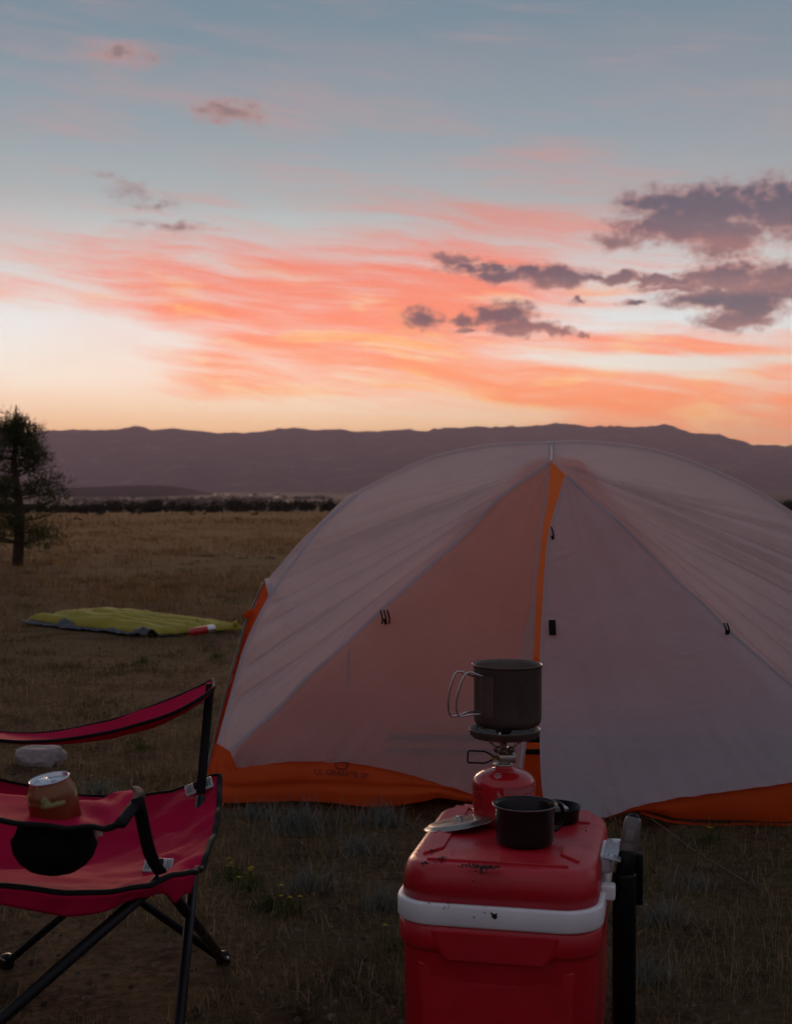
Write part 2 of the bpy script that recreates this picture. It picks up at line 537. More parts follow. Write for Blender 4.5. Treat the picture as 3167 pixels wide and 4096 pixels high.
def arc_curve(pts, n=160):
    """resample by arc length; returns a function of t in 0..1"""
    s = [crom(pts, i / n) for i in range(n + 1)]
    L = [0.0]
    for a, b in zip(s, s[1:]):
        L.append(L[-1] + (b - a).length)

    def f(t):
        x = min(max(t, 0.0), 1.0) * L[-1]
        lo, hi = 0, n
        while hi - lo > 1:
            mid = (lo + hi) // 2
            if L[mid] <= x: lo = mid
            else: hi = mid
        k = (x - L[lo]) / max(L[hi] - L[lo], 1e-9)
        return s[lo].lerp(s[hi], k)
    return f


def gridf(fn, nu, nv, flip=False):
    vs = [fn(i / nu, j / nv) for j in range(nv + 1) for i in range(nu + 1)]
    fs = []
    for j in range(nv):
        for i in range(nu):
            a = j * (nu + 1) + i
            q = (a, a + 1, a + nu + 2, a + nu + 1)
            fs.append(q[::-1] if flip else q)
    return vs, fs


def displace(vs, nu, nv, h):
    """move a grid's points along its normals by h(u, v)"""
    w = nu + 1
    out = []
    for j in range(nv + 1):
        for i in range(nu + 1):
            a = vs[j * w + max(i - 1, 0)]
            b = vs[j * w + min(i + 1, nu)]
            c = vs[max(j - 1, 0) * w + i]
            d = vs[min(j + 1, nv) * w + i]
            n = (b - a).cross(d - c)
            if n.length > 1e-12:
                n.normalize()
            out.append(vs[j * w + i] + n * h(i / nu, j / nv))
    return out


def tube(pts, r, seg=10, caps=True, closed=False, flat=None):
    """round bar along points; flat=(axis, factor) squashes the section"""
    pts = [Vector(p) for p in pts]
    n = len(pts)
    rs = r if isinstance(r, (list, tuple)) else [r] * n
    vs, fs = [], []
    prev = None
    for i, p in enumerate(pts):
        a = pts[(i - 1) % n] if closed else pts[max(i - 1, 0)]
        b = pts[(i + 1) % n] if closed else pts[min(i + 1, n - 1)]
        t = (b - a).normalized()
        if prev is None:
            ref = Vector((0, 0, 1)) if abs(t.z) < 0.9 else Vector((1, 0, 0))
            x = t.cross(ref).normalized()
        else:
            x = (prev - t * prev.dot(t)).normalized()
        prev = x
        y = t.cross(x)
        for k in range(seg):
            an = 2 * math.pi * k / seg
            off = (x * math.cos(an) + y * math.sin(an)) * rs[i]
            if flat:
                ax = flat[0].normalized()
                off -= ax * off.dot(ax) * (1 - flat[1])
            vs.append(p + off)
    m = n if closed else n - 1
    for i in range(m):
        for k in range(seg):
            a = i * seg + k
            b = i * seg + (k + 1) % seg
            c = ((i + 1) % n) * seg + (k + 1) % seg
            d = ((i + 1) % n) * seg + k
            fs.append((a, b, c, d))
    if caps and not closed:
        fs.append(tuple(range(seg))[::-1])
        fs.append(tuple(range((n - 1) * seg, n * seg)))
    return vs, fs


def lathe(prof, seg=40, mtx=None):
    vs, fs = [], []
    rings = []
    for r, z in prof:
        if r < 1e-6:
            rings.append([len(vs)])
            vs.append(Vector((0, 0, z)))
        else:
            rings.append(list(range(len(vs), len(vs) + seg)))
            vs += [Vector((r * math.cos(2 * math.pi * k / seg), r * math.sin(2 * math.pi * k / seg), z)) for k in range(seg)]
    for a, b in zip(rings, rings[1:]):
        for k in range(seg):
            k2 = (k + 1) % seg
            if len(a) == 1 and len(b) == 1: continue
            if len(a) == 1: fs.append((a[0], b[k2], b[k]))
            elif len(b) == 1: fs.append((a[k], a[k2], b[0]))
            else: fs.append((a[k], a[k2], b[k2], b[k]))
    if mtx is not None:
        vs = [mtx @ v for v in vs]
    return vs, fs


def bevel_box(sx, sy, sz, bev, mtx=None, segs=2):
    bm = bmesh.new()
    bmesh.ops.create_cube(bm, size=1.0)
    for v in bm.verts:
        v.co = Vector((v.co.x * sx, v.co.y * sy, v.co.z * sz))
    if bev > 0:
        bmesh.ops.bevel(bm, geom=list(bm.edges), offset=bev, segments=segs, affect='EDGES', profile=0.5)
    bm.verts.ensure_lookup_table()
    vs = [v.co.copy() for v in bm.verts]
    fs = [tuple(v.index for v in f.verts) for f in bm.faces]
    bm.free()
    if mtx is not None:
        vs = [mtx @ v for v in vs]
    return vs, fs


def sheet(fn, nu, nv, thick):
    """a closed cloth sheet with thickness"""
    a, fa = gridf(fn, nu, nv)
    top = displace(a, nu, nv, lambda u, v: thick / 2)
    bot = displace(a, nu, nv, lambda u, v: -thick / 2)
    n = len(a)
    fs = list(fa) + [tuple(i + n for i in q[::-1]) for q in fa]
    w = nu + 1
    rim = [i for i in range(w)] + [j * w + nu for j in range(1, nv + 1)] + [nv * w + i for i in range(nu - 1, -1, -1)] + [j * w for j in range(nv - 1, 0, -1)]
    for a_, b_ in zip(rim, rim[1:] + rim[:1]):
        fs.append((b_, a_, a_ + n, b_ + n))
    return top + bot, fs


def bicubic(rows):
    def f(u, v):
        return crom([crom(r, u) for r in rows], v)
    return f


def nz(x, y, z=0.0):
    return noise.noise(Vector((x, y, z)))


# ------------------------------------------------------------------ ground
def gz(x, y):
    d = math.hypot(x, y)
    z = 0.0
    if d > 9:
        z -= 0.0165 * (d - 9) * min(1.0, (d - 9) / 25.0)
    edge = 415 + 40 * nz(x / 160.0, 3.3)
    if d > edge:
        t = min(1.0, (d - edge) / 260.0)
        t = t * t * (3 - 2 * t)
        z = z * (1 - t) + -30.0 * t
    a = 0.012 if d < 12 else min(0.012 + (d - 12) * 0.004, 0.35)
    z += a * (nz(x * 0.9, y * 0.9, 1.0) + 0.6 * nz(x * 2.3, y * 2.3, 5.0)) if d < 900 else 0.6 * nz(x / 300, y / 300, 2.0)
    if d < 12:
        z += 0.011 * nz(x * 5, y * 5, 9.0) + 0.005 * nz(x * 13, y * 13, 4.0)
    return z


def ground_hit(px, py, lo=1.2, hi=400.0):
    """where the line of sight of a pixel meets the field"""
    for _ in range(40):
        mid = (lo + hi) / 2
        p = at(px, py, mid)
        if p.z > gz(p.x, p.y): lo = mid
        else: hi = mid
    p = at(px, py, lo)
    return Vector((p.x, p.y, gz(p.x, p.y)))


def build_ground():
    rad = [0.0]
    r = 0.5
    while r < 16500:
        rad.append(r)
        r *= 1.022 if 1.3 < r < 9 else (1.035 if r < 900 else 1.07)
    ang = []
    a = -math.pi
    while a < math.pi - 1e-6:
        ang.append(a)
        a += math.radians(0.35) if abs(a) < math.radians(24) else math.radians(6)
    na = len(ang)
    vs = [(0, 0, gz(0, 0))]
    for r in rad[1:]:
        for a in ang:
            x, y = r * math.sin(a), r * math.cos(a)
            vs.append((x, y, gz(x, y)))
    fs = []
    for k in range(na):
        fs.append((0, 1 + (k + 1) % na, 1 + k))
    for i in range(len(rad) - 2):
        for k in range(na):
            k2 = (k + 1) % na
            fs.append((1 + i * na + k, 1 + i * na + k2, 1 + (i + 1) * na + k2, 1 + (i + 1) * na + k))
    m, nt, p = new_mat('ground')
    pos = world_pos(nt)
    s = nt.nodes.new('ShaderNodeSeparateXYZ')
    nt.links.new(pos.s, s.inputs[0])
    px_, py_ = E(nt, s.outputs[0]), E(nt, s.outputs[1])
    dist = (px_.pow(2.0) + py_.pow(2.0)).sqrt()
    n1 = noise_tex(nt, pos, 3.4, 6.0, 0.68)
    n2 = noise_tex(nt, pos, 38.0, 5.0, 0.7)
    n3 = noise_tex(nt, pos, 0.35, 5.0, 0.6)
    n4 = noise_tex(nt, pos, 0.04, 5.0, 0.6)
    soil = ramp(nt, n1 * 0.55 + n2 * 0.45, [(0.34, (0.030, 0.017, 0.010, 1)), (0.45, (0.12, 0.064, 0.038, 1)), (0.57, (0.26, 0.148, 0.088, 1)), (0.72, (0.40, 0.26, 0.165, 1))])
    thatch = ramp(nt, n2 * 0.6 + n3 * 0.4, [(0.34, (0.085, 0.060, 0.030, 1)), (0.66, (0.21, 0.142, 0.072, 1))])
    near = mix(nt, (n1 * 0.6 + n3 * 0.6).step(0.46, 0.74), soil, thatch)
    field = ramp(nt, n4 * 0.5 + n3 * 0.35 + n1 * 0.15, [(0.32, (0.13, 0.070, 0.030, 1)), (0.52, (0.23, 0.125, 0.052, 1)), (0.68, (0.31, 0.175, 0.074, 1))])
    c = mix(nt, dist.step(6.0, 40.0), near, field)
    # the valley: pasture and plough in blocks, woods between
    vor = nt.nodes.new('ShaderNodeTexVoronoi')
    vor.distance = 'CHEBYCHEV'
    vv = xyz(nt, px_ * 0.0022, py_ * 0.0009, 0.0)
    nt.links.new(vv.s, vor.inputs['Vector'])
    vs_ = nt.nodes.new('ShaderNodeSeparateXYZ')
    nt.links.new(vor.outputs['Color'], vs_.inputs[0])
    fieldv = ramp(nt, E(nt, vs_.outputs[0]), [(0.0, (0.07, 0.054, 0.030, 1)), (0.3, (0.19, 0.125, 0.070, 1)), (0.6, (0.11, 0.085, 0.045, 1)), (1.0, (0.28, 0.19, 0.11, 1))], 'CONSTANT')
    wood = noise_tex(nt, xyz(nt, px_ * 0.0011, py_ * 0.0006, 4.0), 1.0, 6.0, 0.65).step(0.50, 0.56)
    valley = mix(nt, wood, fieldv, (0.035, 0.033, 0.022, 1))
    c = mix(nt, dist.step(430.0, 800.0), c, valley)
    nt.links.new(c.s, p.inputs['Base Color'])
    p.inputs['Roughness'].default_value = 0.95
    p.inputs['Specular IOR Level'].default_value = 0.02
    bump(nt, p, noise_tex(nt, pos, 55.0, 6.0, 0.75) + noise_tex(nt, pos, 9.0, 4.0, 0.6) * 2.0, 0.03, 1.0)
    o = mesh('ground', vs, fs, m)
    tag(o, 'dry grassy plain falling away to a wide valley', kind='structure')


build_ground()

# ------------------------------------------------------------------ mountains
RIDGE = [(-220, 916), (-120, 922), (-40, 914), (20, 918), (60, 921), (109, 918), (150, 916), (210, 918), (255, 912), (290, 908), (330, 916), (355, 914), (400, 915), (440, 920),
         (520, 923), (560, 919), (590, 914), (625, 912), (660, 919), (690, 917), (725, 914), (760, 921), (820, 918), (850, 915), (905, 918),
         (950, 912), (1000, 910), (1080, 911), (1130, 907), (1190, 903), (1250, 908), (1300, 906), (1350, 910), (1410, 906), (1435, 908),
         (1470, 922), (1530, 926), (1565, 936), (1580, 939), (1640, 952), (1700, 949), (1780, 962), (1900, 955)]


def build_mountains():
    DR, DB = 12400.0, 9000.0
    rx = [at(x * 1.8752, y * 1.8752, DR) for x, y in RIDGE]
    xs = np.linspace(rx[0].x, rx[-1].x, 520)
    rz = np.interp(xs, [p.x for p in rx], [p.z for p in rx])
    k = np.array([0.25, 0.5, 0.25])
    rz = np.convolve(np.pad(rz, 1, mode='edge'), k, mode='valid')
    nv = 46
    vs, fs = [], []
    for j in range(nv + 1):
        t = j / nv
        for i, x in enumerate(xs):
            if t <= 0.85:
                s = t / 0.85
                y = DB + (DR - DB) * s
                base = -31.0
                spur = nz(x / 620, 0.2 + s * 0.9, 1.0) * 0.9 + nz(x / 260, s * 1.7, 4.0) * 0.4
                z = base + (rz[i] - base) * (s ** 1.25)
                z += spur * 130 * math.sin(math.pi * s) ** 0.8
                z = min(z, base + (rz[i] - base) * (0.04 + 0.96 * s))
                if s > 0.97:
                    z += 7.0 * nz(x / 30, 7.7) + 13.0 * nz(x / 75, 2.2) + 20.0 * nz(x / 190, 4.2)
            else:
                s = (t - 0.85) / 0.15
                y = DR + 2200 * s
                z = rz[i] * (1 - s) - 31 * s
            vs.append((x * y / DR, y, z))
    w = len(xs)
    for j in range(nv):
        for i in range(w - 1):
            a = j * w + i
            fs.append((a, a + 1, a + w + 1, a + w))
    m, nt, p = new_mat('mountain_forest')
    pos = world_pos(nt)
    n = noise_tex(nt, pos, 0.0042, 8.0, 0.72)
    c = ramp(nt, n, [(0.38, (0.028, 0.020, 0.014, 1)), (0.55, (0.050, 0.035, 0.022, 1)), (0.66, (0.19, 0.13, 0.085, 1))])
    nt.links.new(c.s, p.inputs['Base Color'])
    p.inputs['Roughness'].default_value = 1.0
    p.inputs['Specular IOR Level'].default_value = 0.0
    tag(mesh('mountains', vs, fs, m), 'long dark mountain range below the sunset sky', kind='structure')

    # low wooded hill in front of the range
    prof = [(-400, 1958), (-100, 1953), (204, 1955), (350, 1950), (480, 1944), (640, 1942), (700, 1949), (750, 1967), (800, 1985)]
    pr = [at(x, y, 5200) for x, y in prof]
    xs = np.linspace(pr[0].x, pr[-1].x, 150)
    hz_ = np.interp(xs, [p_.x for p_ in pr], [p_.z for p_ in pr])
    vs, fs = [], []
    ny = 16
    for j in range(ny + 1):
        s = j / ny
        for i, x in enumerate(xs):
            y = 4300 + 1800 * s
            f = math.sin(math.pi * min(1.0, s / 1.0)) ** 0.7
            z = -31 + (hz_[i] + 31) * f + (3.0 * nz(x / 30, y / 200) + 2.0 * nz(x / 12, y / 90, 4)) * f
            vs.append((x, y, z))
    w = len(xs)
    for j in range(ny):
        for i in range(w - 1):
            a = j * w + i
            fs.append((a, a + 1, a + w + 1, a + w))
    m2, nt, p = new_mat('hill_wood')
    pos = world_pos(nt)
    n = noise_tex(nt, pos, 0.03, 6.0, 0.7)
    c = ramp(nt, n, [(0.35, (0.007, 0.006, 0.005, 1)), (0.65, (0.018, 0.015, 0.011, 1))])
    nt.links.new(c.s, p.inputs['Base Color'])
    p.inputs['Roughness'].default_value = 1.0
    p.inputs['Specular IOR Level'].default_value = 0.0
    tag(mesh('wooded_hill', vs, fs, m2), 'low wooded hill at the foot of the range', kind='structure')


build_mountains()


# haze over the whole plain
def build_haze():
    vs, fs = bevel_box(36000, 36000, 760, 0, Matrix.Translation((0, 0, 760 / 2 - 34)))
    m = bpy.data.materials.new('haze')
    m.use_nodes = True
    nt = m.node_tree
    nt.nodes.clear()
    v = nt.nodes.new('ShaderNodeVolumePrincipled')
    v.inputs['Color'].default_value = (0.97, 0.72, 0.84, 1)
    v.inputs['Density'].default_value = 5.6e-5
    v.inputs['Anisotropy'].default_value = 0.15
    out = nt.nodes.new('ShaderNodeOutputMaterial')
    nt.links.new(v.outputs[0], out.inputs['Volume'])
    o = mesh('haze', vs, fs, m, smooth=False)
    tag(o, 'thin evening haze over the plain and valley', kind='stuff')


build_haze()


# ================================================================== tent
def P3(l):
    return [at(*p) for p in l]


D = FPX / 3500.0          # depth factor: the layout below was measured for a 3500 px lens


def PD(l):
    return [at(x, y, d * D) for x, y, d in l]


A_LEFT = PD([(2205, 1765, 3.0), (1990, 1772, 3.01), (1850, 1794, 3.02), (1703, 1832, 3.02), (1513, 1920, 3.01), (1381, 1993, 2.99), (1278, 2092, 2.96), (1198, 2169, 2.93),
             (1117, 2264, 2.89), (1076, 2318, 2.86), (1072, 2390, 2.83), (989, 2570, 2.78), (930, 2770, 2.72), (872, 2975, 2.65)])
B_LEFT = PD([(2200, 1850, 2.90), (2000, 1989, 2.855), (1879, 2118, 2.82), (1696, 2286, 2.77), (1527, 2440, 2.735), (1352, 2601, 2.70),
             (1220, 2718, 2.675), (1110, 2836, 2.65), (1000, 2931, 2.63), (920, 3004, 2.615)])
A_RIGHT = PD([(2205, 1765, 3.0), (2302, 1760, 2.99), (2483, 1772, 2.97), (2627, 1798, 2.94), (2755, 1836, 2.91), (2963, 1927, 2.85), (3167, 2045, 2.78),
              (3330, 2180, 2.72), (3440, 2370, 2.65), (3540, 2700, 2.53), (3600, 2980, 2.43)])
B_RIGHT = PD([(2210, 1850, 2.90), (2264, 1903, 2.885), (2363, 1995, 2.86), (2453, 2070, 2.83), (2574, 2191, 2.79), (2718, 2335, 2.735), (2812, 2418, 2.70), (2891, 2501, 2.67),
              (2963, 2568, 2.64), (3167, 2745, 2.57), (3400, 2930, 2.47), (3520, 3020, 2.42)])
aL, bL, aR, bR = (arc_curve(c) for c in (A_LEFT, B_LEFT, A_RIGHT, B_RIGHT))

tent = empty('camping_tent', at(1700, 3225, 3.9), 'grey and orange two-person dome tent pitched on the grass', 'tent')


PEAK = at(2205, 1846, 2.90 * D)


def canopy(name, A, Bc, seed, flip):
    """roof panel from ridge to seam, with tension creases fanning out from the peak"""
    nu, nv = 170, 150

    def f(u, v):
        a, b = A(u), Bc(u)
        p = a.lerp(b, v)
        sag = 0.045 * math.sin(math.pi * v) * math.sin(math.pi * min(1, u * 1.05)) ** 0.7
        return p + Vector((0, 0.5, -0.86)) * sag
    vs, fs = gridf(f, nu, nv, flip)
    sg = -1 if flip else 1

    def h(u, v):
        p = f(u, v)
        q = p - PEAK
        r_ = q.length
        th = math.degrees(math.atan2(q.z, abs(q.x) + 1e-6))
        ph = th / 3.7 + 0.9 * nz(th * 0.07, r_ * 0.8, seed) + 0.35 * nz(th * 0.2, r_ * 1.5, seed + 1)
        k = (1 - abs(math.sin(math.pi * ph))) ** 1.3
        a = 0.25 + 0.75 * max(0.0, min(1.0, 0.45 + 1.7 * nz(th * 0.10 + 5, r_ * 0.9, seed + 2)))
        a *= max(0.0, min(1.0, (-th - 6) / 14.0)) * min(1.0, r_ / 0.35)
        e = min(1, v * 8) * min(1, (1 - v) * 12)
        return sg * -1 * e * (0.040 * a * k + 0.0045 * a * (1 - abs(math.sin(math.pi * (th / 1.25 + 0.8 * nz(th * 0.3, r_ * 2, seed + 6))))) ** 1.5 + 0.004 * nz(u * 5, v * 9, seed) + 0.0012 * nz(u * 14, v * 60, seed + 3))
    vs = displace(vs, nu, nv, h)
    return mesh(name, vs, fs, 'fly', tent)


fly_l = canopy('fly_panel', aL, bL, 3, False)
fly_r = canopy('fly_panel', aR, bR, 8, True)

GAP_L = arc_curve(PD([(2202, 1850, 2.895), (2190, 2002, 2.85), (2170, 2123, 2.815), (2155, 2267, 2.77), (2146, 2342, 2.75), (2139, 2516, 2.70), (2132, 2644, 2.66),
                      (2105, 2975, 2.55), (2091, 3082, 2.515), (2080, 3205, 2.475)]))
GAP_R = arc_curve(PD([(2264, 1904, 2.88), (2249, 1949, 2.865), (2227, 2025, 2.84), (2201, 2115, 2.81), (2186, 2229, 2.77), (2178, 2342, 2.74), (2168, 2531, 2.68), (2163, 2652, 2.645),
                      (2162, 2850, 2.58), (2164, 3000, 2.53), (2168, 3098, 2.50), (2178, 3190, 2.47), (2205, 3252, 2.45)]))
HEM_L = arc_curve(PD([(920, 3004, 2.615), (946, 3069, 2.605), (1087, 3053, 2.585), (1227, 3046, 2.565), (1404, 3053, 2.545), (1555, 3081, 2.53), (1700, 3119, 2.515), (1890, 3177, 2.49),
                      (2000, 3200, 2.48), (2080, 3205, 2.475)]))
HEM_R = arc_curve(PD([(2205, 3252, 2.45), (2300, 3272, 2.445), (2430, 3268, 2.44), (2529, 3234, 2.435), (2680, 3200, 2.43), (2831, 3177, 2.425), (2963, 3158, 2.42), (3167, 3128, 2.41),
                      (3400, 3060, 2.41), (3520, 3020, 2.42)]))


def door(name, S, G, Hm, seed, flip, bulge, mname):
    """a triangular door between the roof seam S, the open edge G and the hem Hm"""
    nu, nv = 90, 110

    def f(u, v):
        a, g = S(v), G(v)
        p = a.lerp(g, u)
        q = S(1).lerp(G(1), u)
        p = p + (Hm(u) - q) * (v ** 2.2)
        return p + Vector((0, -1, 0.15)) * bulge * math.sin(math.pi * u) * math.sin(math.pi * v) ** 0.8
    vs, fs = gridf(f, nu, nv, flip)

    def h(u, v):
        e = min(1, u * 10) * min(1, (1 - u) * 14) * min(1, v * 6)
        rad = 0.010 * (1 - abs(math.sin(u * 9 + 1.5 * nz(u * 3, v * 1.2, seed)))) ** 2 * (1 - v) ** 1.2
        hemw = 0.010 * nz(u * 22, v * 3, seed + 5) * max(0.0, (v - 0.72) / 0.28)
        side = 0.009 * nz(v * 20, u * 3, seed + 7) * max(0.0, 1 - u * 5)
        return e * (rad + hemw + side + 0.010 * nz(u * 2.6, v * 2.6, seed) + 0.003 * nz(u * 9, v * 4, seed + 2))
    vs = displace(vs, nu, nv, h)
    return mesh(name, vs, fs, mname, tent)


door_l = door('door_panel', bL, GAP_L, HEM_L, 21, False, 0.03, 'door')
door_r = door('door_panel', arc_curve(B_RIGHT[1:]), GAP_R, arc_curve([HEM_R(1 - i / 30) for i in range(31)]), 27, True, 0.02, 'outer_door')


def ribbon(curve, width, off, n=90, side=None, t0=0.0, t1=1.0):
    """a flat tape along a curve, lifted towards the viewer"""
    vs, fs = [], []
    for i in range(n + 1):
        t = t0 + (t1 - t0) * i / n
        p = curve(t)
        tg = (curve(min(1, t + 0.004)) - curve(max(0, t - 0.004))).normalized()
        view = (Vector((0, 0, CAMZ)) - p).normalized() if side is None else side
        s = tg.cross(view).normalized()
        q = p + view * off
        vs += [q - s * width / 2, q + view * width * 0.12, q + s * width / 2]
    for i in range(n):
        a = i * 3
        fs += [(a, a + 1, a + 4, a + 3), (a + 1, a + 2, a + 5, a + 4)]
    return vs, fs


for c_, w_, o_ in ((bL, 0.010, 0.004), (arc_curve(B_RIGHT[1:]), 0.010, 0.004), (GAP_R, 0.008, 0.003), (arc_curve([GAP_L(i / 30) + Vector((-0.010, 0, 0)) for i in range(31)]), 0.005, 0.004)):
    mesh('seam_tape', *ribbon(c_, w_, o_), 'tape', tent)
mesh('seam_tape', *ribbon(arc_curve(PD([(1430, 1978, 2.985), (1300, 2092, 2.945), (1190, 2230, 2.89), (1086, 2378, 2.83), (989, 2572, 2.772), (930, 2772, 2.712), (874, 2976, 2.642)])), 0.010, 0.006), 'tape', tent)
for dx_ in (-9, 9):
    mesh('seam_tape', *ribbon(arc_curve(PD([(2208 + dx_, 1762, 2.998), (2204 + dx_, 1806, 2.94), (2202 + dx_ * 0.8, 1850, 2.885)])), 0.007, 0.005, 12), 'tape', tent)
# ridge poles under the cloth and down the near left corner
pole_pts = [aL(t / 40) + Vector((0, 0.014, -0.007)) for t in range(0, 27)]
LEFT_POLE = PD([(1060, 2330, 2.865), (1020, 2420, 2.84), (994, 2478, 2.815), (951, 2623, 2.77), (898, 2810, 2.71), (840, 3050, 2.64), (826, 3120, 2.62), (828, 3185, 2.60), (836, 3225, 2.585)])
lp = arc_curve(LEFT_POLE)
mesh('tent_pole', *tube([aR(1 - t / 40) + Vector((0, 0.014, -0.007)) for t in range(41)] + pole_pts[1:], 0.0055, 8), 'pole', tent)
mesh('tent_pole', *tube([lp(t / 30) + Vector((-0.003, 0.012, 0)) for t in range(31)], 0.0055, 8), 'pole', tent)

# orange panel at the left end between pole and fly edge, and the corner below
EDGE_L = arc_curve(PD([(1073, 2330, 2.855), (1072, 2390, 2.832), (989, 2570, 2.782), (930, 2770, 2.722), (872, 2975, 2.653), (880, 3010, 2.64), (900, 3120, 2.61), (905, 3208, 2.575)]))
vs, fs = gridf(lambda u, v: EDGE_L(v).lerp(lp(v), u) + Vector((0, 1, 0)) * 0.02 * math.sin(math.pi * u) * math.sin(math.pi * v), 14, 70)
vs = displace(vs, 14, 70, lambda u, v: 0.004 * nz(u * 3, v * 14, 5))
mesh('end_panel', vs, fs, 'orange', tent)
corner = [(868, 2973, 2.646), (921, 3006, 2.608), (946, 3070, 2.60), (975, 3120, 2.592), (905, 3208, 2.572), (850, 3150, 2.60), (846, 3070, 2.63)]
cv = PD(corner)
ctr = sum(cv, Vector()) / len(cv) + Vector((0, -0.012, 0))
mesh('corner_patch', [ctr] + cv, [(0, i + 1, (i + 1) % len(cv) + 1) for i in range(len(cv))], 'orange', tent)
# loop tab on the pole
t0_ = at(1010, 2440, 2.83 * D)
t1_ = at(994, 2470, 2.81 * D)
mesh('tie_loop', *bevel_box(0.034, 0.006, 0.020, 0.002, Matrix.Translation((t0_ + t1_) / 2 + Vector((-0.006, -0.01, 0))) @ Matrix.Rotation(math.radians(-35), 4, 'Y')), 'orange', tent)
mesh('fly_pocket', *ribbon(arc_curve(PD([(1072, 2312, 2.855), (1080, 2350, 2.84), (1088, 2378, 2.828)])), 0.022, 0.006, 8), 'tape', tent)

# orange base below the fly
BT_L = arc_curve(PD([(880, 3030, 2.615), (946, 3055, 2.612), (1087, 3035, 2.595), (1227, 3028, 2.578), (1404, 3035, 2.558), (1555, 3063, 2.543), (1700, 3100, 2.528), (1890, 3155, 2.505), (2060, 3180, 2.492)]))
BB_L = arc_curve(PD([(868, 3212, 2.575), (1001, 3209, 2.568), (1102, 3209, 2.56), (1172, 3204, 2.555), (1303, 3209, 2.54), (1429, 3224, 2.525), (1504, 3228, 2.518), (1580, 3222, 2.515),
                      (1700, 3204, 2.51), (1762, 3192, 2.508), (1890, 3209, 2.495), (2060, 3222, 2.485)]))


def basef(u, v):
    p = BT_L(u).lerp(BB_L(u), v)
    crease = 0.010 * math.exp(-((v - 0.52 - 0.10 * math.sin(u * 4 + 0.8)) / 0.10) ** 2)
    return p + Vector((0, -1, 0)) * (0.018 * math.sin(math.pi * v) - crease + 0.006 * nz(u * 8, v * 2, 3))


vs, fs = gridf(basef, 90, 22)
mesh('base_panel', vs, fs, 'orange', tent)
BT_R = arc_curve(PD([(2380, 3250, 2.46), (2529, 3215, 2.452), (2680, 3182, 2.446), (2831, 3158, 2.44), (2963, 3138, 2.435), (3167, 3105, 2.425), (3520, 3010, 2.43)]))
BB_R = arc_curve(PD([(2400, 3282, 2.45), (2544, 3246, 2.45), (2657, 3260, 2.445), (2725, 3275, 2.44), (2963, 3280, 2.43), (3167, 3283, 2.42), (3560, 3200, 2.42)]))
vs, fs = gridf(lambda u, v: BT_R(u).lerp(BB_R(u), v) + Vector((0, -1, 0)) * (0.014 * math.sin(math.pi * v) + 0.005 * nz(u * 7, v * 2, 13)), 60, 14)
mesh('base_panel', vs, fs, 'orange', tent)
fp = arc_curve(PD([(2560, 3250, 2.47), (2620, 3268, 2.462), (2700, 3288, 2.452), (2870, 3300, 2.445), (2963, 3295, 2.44), (3200, 3300, 2.43)]))
mesh('groundsheet_edge', *ribbon(fp, 0.012, 0.0, 40, side=Vector((0, -0.5, 1)).normalized()), 'orange', tent)

# inner tent: bathtub floor, front wall, straps that show through the cloth
tub = [Vector((-0.52, 2.615 * D, 0)), Vector((1.30, 2.56 * D, 0)), Vector((1.42, 3.30 * D, 0)), Vector((-0.36, 3.42 * D, 0))]
TH = 0.16
vs = [p + Vector((0, 0, 0.025)) for p in tub] + [p.lerp(sum(tub, Vector()) / 4, 0.04) + Vector((0, 0, TH)) for p in tub]
mesh('bathtub_floor', vs, [(0, 1, 2, 3)] + [(i, (i + 1) % 4, (i + 1) % 4 + 4, i + 4) for i in range(4)], 'orange', tent, smooth=False)
top_in = at(2225, 1840, 2.955 * D)


def inner(u, v):
    lo = vs_tub[0].lerp(vs_tub[1], u)
    hi = top_in + Vector(((u - 0.5) * 0.16, 0, 0))
    p = hi.lerp(lo, v)
    return p + Vector((0, 1, 0)) * 0.05 * math.sin(math.pi * v)


vs_tub = [vs[4], vs[5]]
vi, fi = gridf(inner, 40, 40)
mesh('inner_wall', vi, fi, 'inner', tent)
e0, e1 = vs[4], vs[5]
for dz_, w_ in ((0.045, 0.022), (0.006, 0.016)):
    st = arc_curve([e0.lerp(e1, t) + Vector((0, -0.025, dz_)) for t in (0.26, 0.36, 0.5, 0.75, 0.95)])
    mesh('inner_strap', *ribbon(st, w_, 0.0, 30, side=Vector((0, -1, 0))), 'strap', tent)
st = arc_curve([at(1395, 2600, 2.74 * D), at(1390, 2800, 2.70 * D), at(1385, 2960, 2.66 * D)])
mesh('inner_strap', *ribbon(st, 0.010, 0.0, 20), 'strap', tent)

# far side of the fly
far_l, far_r = Vector((-0.40, 3.50 * D, 0.03)), Vector((1.46, 3.38 * D, 0.03))
spine = [lp(1 - t / 12) for t in range(12)] + [aL(0.66 * (1 - t / 30)) for t in range(31)] + [aR(t / 36) for t in range(1, 37)]


def backf(u, v):
    k = u * (len(spine) - 1)
    i = min(int(k), len(spine) - 2)
    a = spine[i].lerp(spine[i + 1], k - i)
    b = far_l.lerp(far_r, min(1, max(0, (u - 0.15) / 0.75)))
    return a.lerp(b, v) + Vector((0, 0.10, 0.12)) * math.sin(math.pi * v) * math.sin(math.pi * u)


vs, fs = gridf(lambda u, v: backf(u, 0.82 * v), 70, 24)
mesh('rear_fly', vs, fs, 'fly', tent)
vs, fs = gridf(lambda u, v: backf(u, 0.82 + 0.18 * v), 70, 6)
mesh('rear_base', vs, fs, 'orange', tent)

